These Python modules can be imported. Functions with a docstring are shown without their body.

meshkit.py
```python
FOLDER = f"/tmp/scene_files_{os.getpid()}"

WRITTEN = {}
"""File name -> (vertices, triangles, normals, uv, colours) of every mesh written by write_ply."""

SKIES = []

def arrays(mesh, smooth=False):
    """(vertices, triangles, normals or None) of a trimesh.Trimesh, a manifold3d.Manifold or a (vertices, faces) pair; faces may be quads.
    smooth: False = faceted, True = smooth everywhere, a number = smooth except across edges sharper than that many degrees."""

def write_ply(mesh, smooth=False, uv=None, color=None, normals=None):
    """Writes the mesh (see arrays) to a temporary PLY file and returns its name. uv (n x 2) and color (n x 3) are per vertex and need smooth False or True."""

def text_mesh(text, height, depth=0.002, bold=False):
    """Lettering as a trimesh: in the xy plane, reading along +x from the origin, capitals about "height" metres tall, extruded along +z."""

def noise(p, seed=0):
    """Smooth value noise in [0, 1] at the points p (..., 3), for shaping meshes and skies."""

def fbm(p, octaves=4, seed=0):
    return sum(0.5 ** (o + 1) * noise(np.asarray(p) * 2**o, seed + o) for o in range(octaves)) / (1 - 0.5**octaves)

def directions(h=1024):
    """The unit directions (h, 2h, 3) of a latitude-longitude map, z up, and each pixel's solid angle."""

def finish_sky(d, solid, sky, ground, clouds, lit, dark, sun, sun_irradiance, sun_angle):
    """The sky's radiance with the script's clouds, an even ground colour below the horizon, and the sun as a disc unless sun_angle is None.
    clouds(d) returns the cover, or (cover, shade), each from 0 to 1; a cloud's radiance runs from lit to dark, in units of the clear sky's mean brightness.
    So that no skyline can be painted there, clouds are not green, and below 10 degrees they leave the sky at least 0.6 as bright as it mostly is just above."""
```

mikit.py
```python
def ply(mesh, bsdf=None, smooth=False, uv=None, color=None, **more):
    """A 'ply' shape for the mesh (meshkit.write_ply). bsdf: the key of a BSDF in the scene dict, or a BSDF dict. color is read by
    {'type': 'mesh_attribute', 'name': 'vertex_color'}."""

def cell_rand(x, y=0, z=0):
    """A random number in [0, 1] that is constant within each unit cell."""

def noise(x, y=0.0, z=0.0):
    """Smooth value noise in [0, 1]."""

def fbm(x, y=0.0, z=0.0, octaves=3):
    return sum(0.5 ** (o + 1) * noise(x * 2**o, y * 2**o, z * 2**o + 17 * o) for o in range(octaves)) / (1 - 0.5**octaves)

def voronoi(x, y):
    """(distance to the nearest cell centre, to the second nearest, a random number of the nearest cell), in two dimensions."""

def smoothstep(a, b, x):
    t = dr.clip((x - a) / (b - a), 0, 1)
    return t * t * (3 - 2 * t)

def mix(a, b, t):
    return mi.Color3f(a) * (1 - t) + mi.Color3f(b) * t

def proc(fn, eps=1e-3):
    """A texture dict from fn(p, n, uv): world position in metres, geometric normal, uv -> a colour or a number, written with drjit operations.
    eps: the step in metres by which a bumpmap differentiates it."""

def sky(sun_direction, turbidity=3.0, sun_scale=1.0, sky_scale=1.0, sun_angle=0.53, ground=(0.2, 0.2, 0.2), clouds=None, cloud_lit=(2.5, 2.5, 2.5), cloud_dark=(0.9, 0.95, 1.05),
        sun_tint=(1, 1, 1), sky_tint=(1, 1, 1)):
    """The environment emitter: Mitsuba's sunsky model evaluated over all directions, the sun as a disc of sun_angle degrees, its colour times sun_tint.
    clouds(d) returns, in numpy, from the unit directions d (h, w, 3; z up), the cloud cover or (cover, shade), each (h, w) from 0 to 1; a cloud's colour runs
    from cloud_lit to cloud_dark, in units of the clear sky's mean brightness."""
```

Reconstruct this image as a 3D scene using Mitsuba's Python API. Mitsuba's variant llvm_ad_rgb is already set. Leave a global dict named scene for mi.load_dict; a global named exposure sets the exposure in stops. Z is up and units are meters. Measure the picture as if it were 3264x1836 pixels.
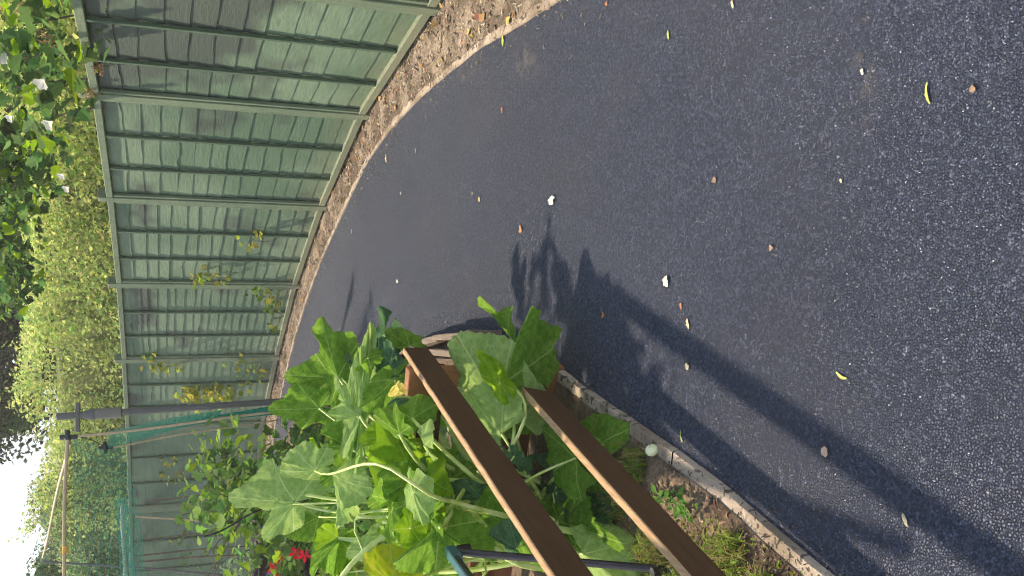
import math
import numpy as np
import trimesh
import shapely.geometry as sg
import manifold3d as m3
import drjit as dr
import mitsuba as mi
import mikit
import meshkit
from mikit import proc, fbm, noise, voronoi, cell_rand, smoothstep, mix

T = mi.ScalarTransform4f
scene, labels = {}, {}

# ------------------------------------------------------------------ camera, sky, exposure
exposure = 2.4
CAM_H, PITCH, ROLL = 1.38, math.radians(21.066), math.radians(0.5775)
_f = np.array([0, math.cos(PITCH), -math.sin(PITCH)])
_r, _u = np.array([1.0, 0, 0]), np.array([0, math.sin(PITCH), math.cos(PITCH)])
_img_up = _r * math.cos(ROLL) + _u * math.sin(ROLL)        # the photographer turned the phone: picture-up is to the right
scene['camera'] = {'type': 'perspective', 'fov': 59.07, 'fov_axis': 'x', 'near_clip': 0.05, 'far_clip': 500.0,
                   'to_world': T().look_at(origin=[0, 0, CAM_H], target=(np.array([0, 0, CAM_H]) + _f).tolist(), up=_img_up.tolist())}
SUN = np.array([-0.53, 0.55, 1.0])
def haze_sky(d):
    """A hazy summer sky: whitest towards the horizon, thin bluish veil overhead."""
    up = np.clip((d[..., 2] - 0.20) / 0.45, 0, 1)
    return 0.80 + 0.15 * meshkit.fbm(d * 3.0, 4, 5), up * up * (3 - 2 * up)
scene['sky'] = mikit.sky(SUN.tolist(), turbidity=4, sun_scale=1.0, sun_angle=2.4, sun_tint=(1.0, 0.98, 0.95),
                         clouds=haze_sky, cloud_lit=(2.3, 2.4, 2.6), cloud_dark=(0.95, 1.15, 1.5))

# ------------------------------------------------------------------ helpers
def N(a):
    a = np.asarray(a, float)
    return a / np.linalg.norm(a)

def key_for(name):
    if name not in scene and name not in labels:
        return name
    k = 1
    while f'{name}_{k:03d}' in scene or f'{name}_{k:03d}' in labels:
        k += 1
    return f'{name}_{k:03d}'

def obj(name, mesh, bsdf, parent=None, smooth=False, label=None, kind=None, **kw):
    key = key_for(f'{parent}__{name}' if parent else name)
    scene[key] = mikit.ply(mesh, bsdf, smooth, **kw)
    e = {}
    if label: e['label'] = label
    if kind: e['kind'] = kind
    if e: labels[key] = e
    return key

def thing(name, label, cat, group=None):
    key = key_for(name)
    labels[key] = {'label': label, 'category': cat}
    if group: labels[key]['group'] = group
    return key

def tag(key, label, cat, group=None, kind=None):
    labels[key] = {'label': label, 'category': cat}
    if group: labels[key]['group'] = group
    if kind: labels[key]['kind'] = kind
    return key

def cat(ms):
    return trimesh.util.concatenate(ms)

def box(o, ex, ey, ez, a, b):
    """A box in the frame (o; ex, ey, ez) from corner a to corner b."""
    m = trimesh.creation.box(bounds=[np.minimum(a, b), np.maximum(a, b)])
    M = np.eye(4)
    M[:3, 0], M[:3, 1], M[:3, 2], M[:3, 3] = ex, ey, ez, o
    m.apply_transform(M)
    return m

def rbox(o, ex, ey, ez, a, b, r=0.004):
    """A box with chamfered edges."""
    a, b = np.minimum(a, b) + 0.0, np.maximum(a, b) + 0.0
    p = []
    for k in range(3):
        lo, hi = a + r, b - r
        lo[k], hi[k] = a[k], b[k]
        for i in np.ndindex(2, 2, 2):
            p.append([(lo, hi)[i[j]][j] for j in range(3)])
    m = trimesh.convex.convex_hull(np.array(p))
    M = np.eye(4)
    M[:3, 0], M[:3, 1], M[:3, 2], M[:3, 3] = ex, ey, ez, o
    m.apply_transform(M)
    return m

def spline(pts, n):
    p = np.asarray(pts, float)
    if len(p) == 2:
        return p[0] + (p[1] - p[0]) * np.linspace(0, 1, n)[:, None]
    from scipy.interpolate import make_interp_spline
    d = np.r_[0, np.cumsum(np.linalg.norm(np.diff(p, axis=0), axis=1) ** 0.7)]
    return make_interp_spline(d / d[-1], p, k=min(3, len(p) - 1))(np.linspace(0, 1, n))

def tube(p, r, sides=8, caps=True):
    p = np.asarray(p, float)
    r = np.broadcast_to(r, (len(p),)).astype(float)
    t = np.gradient(p, axis=0)
    t /= np.linalg.norm(t, axis=1, keepdims=True) + 1e-12
    a = np.cross(t[0], [0, 0, 1.0] if abs(t[0][2]) < 0.9 else [1.0, 0, 0])
    A = []
    for k in range(len(p)):
        a = a - t[k] * np.dot(a, t[k])
        a /= np.linalg.norm(a) + 1e-12
        A.append(a)
    A = np.array(A)
    B = np.cross(t, A)
    th = np.arange(sides) * 2 * np.pi / sides
    v = (p[:, None] + r[:, None, None] * (np.cos(th)[None, :, None] * A[:, None] + np.sin(th)[None, :, None] * B[:, None])).reshape(-1, 3)
    f = []
    for i in range(len(p) - 1):
        for j in range(sides):
            k = (j + 1) % sides
            q = (i * sides + j, i * sides + k, (i + 1) * sides + k, (i + 1) * sides + j)
            f += [q[:3], (q[0], q[2], q[3])]
    if caps:
        n = len(v)
        v = np.vstack([v, p[:1], p[-1:]])
        e = (len(p) - 1) * sides
        for j in range(sides):
            k = (j + 1) % sides
            f += [(n, k, j), (n + 1, e + j, e + k)]
    return trimesh.Trimesh(v, np.array(f), process=False)

def resample(pts, n):
    p = np.asarray(pts, float)
    d = np.r_[0, np.cumsum(np.linalg.norm(np.diff(p, axis=0), axis=1))]
    s = np.linspace(0, d[-1], n)
    return np.stack([np.interp(s, d, p[:, k]) for k in range(p.shape[1])], 1)

def side_of(p):
    """Unit normals to the right of a polyline in the ground plane."""
    t = np.gradient(p, axis=0)
    t /= np.linalg.norm(t, axis=1, keepdims=True)
    return np.stack([t[:, 1], -t[:, 0]], 1)

def grid(P):
    """A sheet from points (n, m, 3)."""
    n, m = P.shape[:2]
    i, j = np.meshgrid(np.arange(n - 1), np.arange(m - 1), indexing='ij')
    q = np.stack([i * m + j, i * m + j + 1, (i + 1) * m + j + 1, (i + 1) * m + j], -1).reshape(-1, 4)
    f = np.vstack([q[:, [0, 1, 2]], q[:, [0, 2, 3]]])
    me = trimesh.Trimesh(P.reshape(-1, 3), f, process=False)
    if me.face_normals[:, 2].sum() < 0:
        me.invert()
    return me

def frames(rng, n, up=0.0, bias=None):
    """n random frames (leaf direction y, normal z, side x)."""
    z = rng.normal(size=(n, 3))
    z[:, 2] = np.abs(z[:, 2]) + up
    if bias is not None:
        z += bias
    z /= np.linalg.norm(z, axis=1, keepdims=True)
    y = rng.normal(size=(n, 3))
    y -= z * (y * z).sum(1, keepdims=True)
    y /= np.linalg.norm(y, axis=1, keepdims=True)
    return np.cross(y, z), y, z

LEAF_SIMPLE = (np.array([[0, 0, 0], [-.34, .45, .10], [0, 1, -.06], [.34, .45, .10], [0, .5, -.04]]),
               np.array([[0, 4, 1], [1, 4, 2], [0, 3, 4], [3, 2, 4]]))
LEAF_QUAD = (np.array([[0, 0, 0], [-.36, .5, .10], [0, 1, -.06], [.36, .5, .10]]), np.array([[0, 2, 1], [0, 3, 2]]))
_a = np.array([[0, 0], [-.22, .05], [-.46, .22], [-.34, .36], [-.50, .58], [-.26, .66], [-.16, .90], [0, 1.0]])
_o = np.vstack([_a, [[-x, y] for x, y in _a[-2:0:-1]]])
LEAF_LOBED = (np.vstack([[[0, .45, -.05]], np.c_[_o, .22 * np.abs(_o[:, 0]) - .10 * (_o[:, 1] - .45) ** 2 * 2]]),
              np.array([[0, (k + 1) % len(_o) + 1, k + 1] for k in range(len(_o))]))

def leaves(pos, size, rng, shape=LEAF_SIMPLE, up=0.0, bias=None, cols=None):
    """Many leaves as one mesh; returns (mesh, per-vertex colours)."""
    v, f = shape
    n = len(pos)
    X, Y, Z = frames(rng, n, up, bias)
    s = np.broadcast_to(size, (n,))[:, None, None]
    w = pos[:, None] + s * (v[None, :, 0:1] * X[:, None] + v[None, :, 1:2] * Y[:, None] + v[None, :, 2:3] * Z[:, None])
    ff = (f[None] + (np.arange(n) * len(v))[:, None, None]).reshape(-1, 3)
    me = trimesh.Trimesh(w.reshape(-1, 3), ff, process=False)
    return me, (None if cols is None else np.repeat(cols, len(v), axis=0))

def tint(rng, n, base, spread=0.3, alt=None, p=0.0):
    c = np.array(base)[None] * (1 + spread * rng.normal(size=(n, 1))).clip(0.35, 1.9) * (1 + 0.10 * rng.normal(size=(n, 3)))
    if alt is not None:
        k = rng.random(n) < p
        c[k] = np.array(alt) * (1 + 0.2 * rng.normal(size=(k.sum(), 1)))
    return c.clip(0.004, 0.9)

# ------------------------------------------------------------------ materials
def prin(col, rough=0.6, **kw):
    return {'type': 'twosided', 'b': {'type': 'principled', 'base_color': col, 'roughness': rough, **kw}}

def rgb(*c):
    return {'type': 'rgb', 'value': list(c)}

def bump(inner, fn, scale, eps=1e-3):
    return {'type': 'twosided', 'b': {'type': 'bumpmap', 'arbitrary': proc(fn, eps), 'scale': scale, 'bsdf': inner}}

def asphalt_h(p, n, uv):
    c, d, q = voronoi(p.x * 150, p.y * 150)
    return (0.35 + q) * smoothstep(0.0, 0.35, d - c)

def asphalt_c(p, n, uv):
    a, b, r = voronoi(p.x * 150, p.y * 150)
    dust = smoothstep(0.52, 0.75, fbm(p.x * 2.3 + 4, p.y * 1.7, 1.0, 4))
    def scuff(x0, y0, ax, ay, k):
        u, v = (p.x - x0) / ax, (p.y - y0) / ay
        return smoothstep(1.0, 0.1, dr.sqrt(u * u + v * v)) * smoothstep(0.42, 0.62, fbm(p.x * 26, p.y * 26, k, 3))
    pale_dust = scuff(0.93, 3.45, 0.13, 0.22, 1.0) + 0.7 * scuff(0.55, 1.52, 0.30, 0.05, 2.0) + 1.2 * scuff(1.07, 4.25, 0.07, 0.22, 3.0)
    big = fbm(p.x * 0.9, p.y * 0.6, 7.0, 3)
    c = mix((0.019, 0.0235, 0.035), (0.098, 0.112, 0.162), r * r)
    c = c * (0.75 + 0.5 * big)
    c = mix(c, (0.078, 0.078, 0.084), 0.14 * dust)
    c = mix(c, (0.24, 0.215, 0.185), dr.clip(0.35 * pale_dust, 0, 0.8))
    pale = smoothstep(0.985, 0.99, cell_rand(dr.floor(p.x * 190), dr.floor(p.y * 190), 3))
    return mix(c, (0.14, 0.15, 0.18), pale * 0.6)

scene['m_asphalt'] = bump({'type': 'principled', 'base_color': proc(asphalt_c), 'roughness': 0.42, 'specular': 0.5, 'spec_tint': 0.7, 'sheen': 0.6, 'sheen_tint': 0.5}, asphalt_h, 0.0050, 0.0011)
scene['m_chipping'] = prin({'type': 'mesh_attribute', 'name': 'vertex_color'}, 0.36, specular=0.6, spec_tint=0.6, sheen=0.5)

def soil_c(p, n, uv):
    a = fbm(p.x * 9, p.y * 9, p.z * 9, 4)
    b = noise(p.x * 120, p.y * 120, 2.0)
    c = mix((0.060, 0.042, 0.030), (0.200, 0.148, 0.104), smoothstep(0.25, 0.75, a))
    return c * (0.65 + 0.7 * b)

def bark_c(p, n, uv):
    a = fbm(p.x * 7, p.y * 7, 3.0, 4)
    b = noise(p.x * 160, p.y * 110, 2.0)
    c = mix((0.110, 0.086, 0.064), (0.27, 0.22, 0.17), smoothstep(0.3, 0.7, a))
    return c * (0.55 + 0.8 * b)

def soil_h(p, n, uv):
    return fbm(p.x * 45, p.y * 45, p.z * 45, 3) + 0.5 * noise(p.x * 210, p.y * 210, 1.0)

scene['m_soil'] = bump({'type': 'principled', 'base_color': proc(soil_c), 'roughness': 0.95, 'specular': 0.2}, soil_h, 0.006, 0.002)
scene['m_bark'] = bump({'type': 'principled', 'base_color': proc(bark_c), 'roughness': 0.95, 'specular': 0.2}, soil_h, 0.006, 0.002)
scene['m_vcol'] = prin({'type': 'mesh_attribute', 'name': 'vertex_color'}, 0.8, specular=0.3)

def ground_c(p, n, uv):
    a = fbm(p.x * 1.1, p.y * 1.1, 0.0, 4)
    return mix((0.055, 0.085, 0.025), (0.12, 0.10, 0.06), smoothstep(0.4, 0.7, a))
scene['m_ground'] = prin(proc(ground_c), 0.95)

def concrete_c(p, n, uv):
    a = fbm(p.x * 14, p.y * 14, p.z * 14, 4)
    b = noise(p.x * 230, p.y * 230, p.z * 230)
    dirt = smoothstep(0.42, 0.70, fbm(p.x * 9 + 3, p.y * 9, 2.0, 4))
    c = mix((0.34, 0.285, 0.225), (0.50, 0.425, 0.345), a) * (0.8 + 0.35 * b)
    spot = smoothstep(0.78, 0.84, noise(p.x * 75, p.y * 75, 9.0))
    return mix(mix(c, (0.17, 0.13, 0.095), dirt * 0.75), (0.05, 0.045, 0.04), spot * 0.8)
scene['m_concrete'] = bump({'type': 'principled', 'base_color': proc(concrete_c), 'roughness': 0.9, 'specular': 0.25}, soil_h, 0.003, 0.002)

def paint_c(p, n, uv):
    h = fbm(p.x * 1.2 + 5, p.y * 1.2, p.z * 1.6, 4)
    grain = noise(p.x * 11, p.y * 11, p.z * 190)
    fine = fbm(p.x * 26, p.y * 26, p.z * 60, 3)
    c = mix((0.088, 0.156, 0.100), (0.156, 0.232, 0.156), smoothstep(0.3, 0.7, h))
    c = c * (0.74 + 0.30 * grain + 0.22 * fine)
    grey = smoothstep(0.56, 0.80, fbm(p.x * 2.1, p.y * 2.1 + 3, p.z * 2.6, 3) + 0.08 * smoothstep(1.2, 1.8, p.z) + 0.30 * smoothstep(7.4, 5.6, p.y) * smoothstep(0.7, 1.3, p.z))  # weathered patches, plus overhang shade painted onto the near panel tops
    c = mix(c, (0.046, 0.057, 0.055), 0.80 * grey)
    damp = smoothstep(0.34, 0.10, p.z) * fbm(p.x * 8, p.y * 8, p.z * 8, 3)
    return mix(c, (0.20, 0.19, 0.12), 0.55 * damp)

def paint_h(p, n, uv):
    return 0.6 * noise(p.x * 12, p.y * 12, p.z * 260) + 0.7 * fbm(p.x * 22, p.y * 22, p.z * 60, 3)
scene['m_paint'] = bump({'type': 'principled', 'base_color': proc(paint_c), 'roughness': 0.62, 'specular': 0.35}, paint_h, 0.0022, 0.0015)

def trim_c(p, n, uv):
    grain = noise(p.x * 130, p.y * 130, p.z * 9)
    h = fbm(p.x * 4, p.y * 4, p.z * 3, 3)
    c = mix((0.120, 0.178, 0.115), (0.195, 0.255, 0.170), h) * (0.8 + 0.3 * grain)
    return mix(c, (0.27, 0.23, 0.165), 0.8 * smoothstep(0.22, 0.03, p.z) * h)
scene['m_trim'] = bump({'type': 'principled', 'base_color': proc(trim_c), 'roughness': 0.6, 'specular': 0.35}, paint_h, 0.002, 0.0015)
def batten_c(p, n, uv):  # darker than the trim: shade on the battens put into the colour
    return mix((0.060, 0.105, 0.066), (0.105, 0.160, 0.106), fbm(p.x * 9, p.y * 9, p.z * 14, 3))
scene['m_batten_shade'] = bump({'type': 'principled', 'base_color': proc(batten_c), 'roughness': 0.65, 'specular': 0.3}, paint_h, 0.002, 0.0015)
scene['m_endgrain'] = prin(proc(lambda p, n, uv: mix((0.26, 0.20, 0.14), (0.46, 0.38, 0.29), fbm(p.x * 70, p.y * 70, p.z * 70, 2))), 0.85)

def brown_c(p, n, uv):
    s = p.x * 0.292 + p.y * 0.956
    g = fbm(s * 5, (p.x * 0.956 - p.y * 0.292) * 120, p.z * 95, 3)
    lit_top = smoothstep(0.35, 0.75, n.z)  # upward faces coloured pale tan to stand for sunlight on them
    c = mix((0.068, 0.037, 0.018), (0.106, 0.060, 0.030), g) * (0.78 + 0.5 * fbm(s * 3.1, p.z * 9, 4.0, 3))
    lit_tan = mix((0.32, 0.205, 0.105), (0.50, 0.345, 0.20), fbm(s * 30, p.x * 200, 1.0, 3))
    return mix(c, lit_tan, lit_top)
def brown_h(p, n, uv):
    s = p.x * 0.292 + p.y * 0.956
    return fbm(s * 14, (p.x * 0.956 - p.y * 0.292) * 260, p.z * 190, 3)
scene['m_brown'] = bump({'type': 'principled', 'base_color': proc(brown_c), 'roughness': 0.85, 'specular': 0.12}, brown_h, 0.0015, 0.0012)
scene['m_orange'] = bump({'type': 'principled', 'base_color': proc(lambda p, n, uv: mix((0.20, 0.085, 0.034), (0.34, 0.155, 0.06), fbm(p.x * 60, p.y * 60, p.z * 18, 3))), 'roughness': 0.7}, brown_h, 0.002, 0.0012)

scene['m_reddish'] = prin(proc(lambda p, n, uv: mix((0.12, 0.045, 0.018), (0.22, 0.09, 0.035), fbm(p.x * 12, p.y * 12, p.z * 60, 3))), 0.75)

def weather_c(p, n, uv):
    g = fbm(p.y * 4, p.x * 60, p.z * 120, 4)
    return mix((0.11, 0.09, 0.072), (0.27, 0.22, 0.18), g)
scene['m_weathered'] = bump({'type': 'principled', 'base_color': proc(weather_c), 'roughness': 0.9}, soil_h, 0.004, 0.002)

def leaf_mat(c0, c1, vein, trans=0.9, rough=0.42):
    def fn(p, n, uv):
        u, v = dr.abs(uv.x - 4.0), uv.y - 4.0
        rad = dr.sqrt(u * u + v * v)
        ang = dr.atan2(u, v)
        k = dr.floor(ang / 1.05 + 0.5) * 1.05
        off = dr.abs(ang - k)
        line = smoothstep(0.020, 0.006, off * rad)
        # side veins branch forward from the main ones
        al = rad * dr.cos(off) - 0.75 * rad * dr.sin(off)
        ph = al * 9.0 - dr.floor(al * 9.0)
        side = smoothstep(0.10, 0.02, dr.abs(ph - 0.5)) * smoothstep(0.0, 0.1, rad)
        blot = fbm(p.x * 60, p.y * 60, p.z * 60, 3)
        silver = smoothstep(0.55, 0.75, noise(uv.x * 17, uv.y * 17, 3.0)) * smoothstep(0.30, 0.05, off)
        c = mix(c0, c1, smoothstep(0.25, 0.75, blot))
        c = mix(c, vein, 0.22 * silver)
        c = mix(c, (0.36, 0.27, 0.09), 0.7 * smoothstep(0.80, 0.86, noise(uv.x * 23, uv.y * 23, p.y * 2.0)) * smoothstep(0.45, 0.7, rad))
        return mix(c, vein, dr.maximum(0.85 * line, 0.30 * side))
    return {'type': 'principledthin', 'base_color': proc(fn), 'roughness': rough, 'diff_trans': trans, 'eta': 1.45, 'spec_trans': 0.0}

scene['m_leaf_mid'] = leaf_mat((0.135, 0.300, 0.026), (0.215, 0.410, 0.050), (0.44, 0.60, 0.17), 1.05, 0.28)
scene['m_leaf_light'] = leaf_mat((0.300, 0.480, 0.130), (0.410, 0.590, 0.205), (0.60, 0.76, 0.30), 0.9, 0.24)
scene['m_leaf_yel'] = leaf_mat((0.215, 0.420, 0.014), (0.310, 0.520, 0.024), (0.46, 0.62, 0.12), 1.25)
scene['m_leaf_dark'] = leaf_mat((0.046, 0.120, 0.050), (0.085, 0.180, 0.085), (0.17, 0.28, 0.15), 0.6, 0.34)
scene['m_leaf_old'] = leaf_mat((0.27, 0.39, 0.012), (0.42, 0.47, 0.020), (0.42, 0.46, 0.10), 1.0)

def stalk_c(p, n, uv):
    return mix((0.40, 0.54, 0.12), (0.64, 0.75, 0.32), smoothstep(0.2, 0.8, fbm(p.x * 25, p.y * 25, p.z * 25, 3)))
scene['m_stalk'] = prin(proc(stalk_c), 0.42, specular=0.4)
scene['m_foliage'] = {'type': 'principledthin', 'base_color': {'type': 'mesh_attribute', 'name': 'vertex_color'}, 'roughness': 0.45, 'diff_trans': 0.95, 'eta': 1.45}
scene['m_matfoliage'] = {'type': 'principledthin', 'base_color': {'type': 'mesh_attribute', 'name': 'vertex_color'}, 'roughness': 0.7, 'diff_trans': 0.8, 'eta': 1.3}
scene['m_wood'] = prin(proc(lambda p, n, uv: mix((0.09, 0.07, 0.05), (0.22, 0.175, 0.13), fbm(p.x * 30, p.y * 30, p.z * 8, 3))), 0.9)
scene['m_pole'] = prin(proc(lambda p, n, uv: mix((0.105, 0.108, 0.118), (0.150, 0.152, 0.160), fbm(p.x * 20, p.y * 20, p.z * 3, 3))), 0.5)
scene['m_sleeve'] = prin(proc(lambda p, n, uv: mix((0.155, 0.155, 0.150), (0.215, 0.212, 0.200), fbm(p.x * 20, p.y * 20, p.z * 6, 3))), 0.55)
def cane_c(p, n, uv):
    return mix((0.40, 0.31, 0.20), (0.64, 0.53, 0.37), fbm(p.x * 22, p.y * 22, p.z * 22, 3))
scene['m_cane'] = prin(proc(cane_c), 0.55)
scene['m_connector'] = prin(rgb(0.012, 0.03, 0.035), 0.35)
scene['m_net'] = prin(rgb(0.04, 0.34, 0.25), 0.5)
scene['m_pale'] = prin(rgb(0.52, 0.50, 0.44), 0.5)
scene['m_amber'] = prin(rgb(0.75, 0.42, 0.10), 0.5)
scene['m_tube'] = prin(rgb(0.026, 0.025, 0.030), 0.35, specular=0.6)
scene['m_teal_sheen'] = prin(rgb(0.045, 0.12, 0.15), 0.2, specular=0.7, clearcoat=0.5)  # teal base colour stands for the sheen on black plastic
scene['m_black'] = prin(rgb(0.012, 0.012, 0.015), 0.4)
scene['m_terracotta'] = prin(rgb(0.38, 0.15, 0.075), 0.8)
scene['m_petal_white'] = {'type': 'principledthin', 'base_color': rgb(0.88, 0.88, 0.86), 'roughness': 0.6, 'diff_trans': 1.0, 'eta': 1.3}
scene['m_petal_red'] = {'type': 'principledthin', 'base_color': rgb(0.62, 0.02, 0.05), 'roughness': 0.5, 'diff_trans': 0.6, 'eta': 1.3}
scene['m_petal_blue'] = {'type': 'principledthin', 'base_color': rgb(0.13, 0.12, 0.45), 'roughness': 0.5, 'diff_trans': 0.6, 'eta': 1.3}
scene['m_petal_yellow'] = {'type': 'principledthin', 'base_color': rgb(0.80, 0.72, 0.22), 'roughness': 0.5, 'diff_trans': 0.9, 'eta': 1.3}
scene['m_apple'] = prin(proc(lambda p, n, uv: mix((0.76, 0.80, 0.42), (0.86, 0.87, 0.62), fbm(p.x * 60, p.y * 60, p.z * 60, 3))), 0.35)
for k, c in dict(white=(0.72, 0.70, 0.62), cream=(0.74, 0.72, 0.50), tan=(0.52, 0.42, 0.27), orange=(0.50, 0.20, 0.08), lime=(0.42, 0.52, 0.10),
                 blade=(0.40, 0.44, 0.10), ochre=(0.45, 0.34, 0.12), brown=(0.25, 0.17, 0.11), twotone=(0.58, 0.40, 0.28), husk=(0.38, 0.36, 0.24), rust=(0.34, 0.14, 0.09)).items():
    scene['m_bit_' + k] = prin(proc(lambda p, n, uv, c=c: mi.Color3f(*c) * (0.75 + 0.5 * fbm(p.x * 150, p.y * 150, 1.0, 2))), 0.7)

# ------------------------------------------------------------------ lines of the place (metres; the camera stands over the origin)
KERB_R = np.array([(0.80, -2.5), (0.88, 0.5), (0.97, 1.6), (1.04, 2.5), (1.08, 3.09), (1.10, 3.61), (1.125, 4.01), (1.12, 4.3), (1.11, 4.79), (1.08, 5.28), (1.02, 5.89), (0.91, 6.51),
                   (0.74, 7.06), (0.52, 7.74), (0.25, 8.52), (-0.01, 9.14), (-0.27, 9.70), (-0.58, 10.29), (-0.92, 10.85), (-1.24, 11.36), (-1.75, 12.0), (-2.6, 12.75), (-3.9, 13.4), (-6.0, 13.9)])
KERB_L = np.array([(-0.285, 3.12), (-0.31, 3.0), (-0.34, 2.87), (-0.38, 2.66), (-0.425, 2.41), (-0.47, 2.18), (-0.515, 1.99), (-0.56, 1.83), (-0.635, 1.56), (-0.75, 1.2), (-0.93, 0.6), (-1.15, -0.3), (-1.6, -2.5)])
LEFT_FAR = np.array([(-0.29, 3.2), (-0.225, 4.0), (-0.43, 5.6), (-0.66, 7.1), (-1.0, 9.0), (-1.7, 10.7), (-2.9, 12.1), (-4.4, 12.8), (-6.0, 13.1)])
POSTS = np.array([(1.78, 2.75), (1.515, 4.66), (1.26, 6.44), (0.74, 8.17), (0.03, 9.90), (-0.86, 11.50), (-1.91, 13.08), (-3.29, 14.38), (-4.95, 15.30), (-6.78, 15.80)])

# ------------------------------------------------------------------ ground, driveway, kerbs, beds
R = np.random.default_rng(11)
g = 160.0
obj('ground', grid(np.array([[(x, y, -0.10) for y in (-g, -20, 0, 20, g)] for x in (-g, -20, 0, 20, g)])), 'm_ground', kind='structure')
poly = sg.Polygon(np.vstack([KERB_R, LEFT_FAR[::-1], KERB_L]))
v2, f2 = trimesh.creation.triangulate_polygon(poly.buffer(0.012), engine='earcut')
drive = obj('driveway', trimesh.Trimesh(np.c_[v2, np.zeros(len(v2))], f2), 'm_asphalt', kind='structure')

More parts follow.
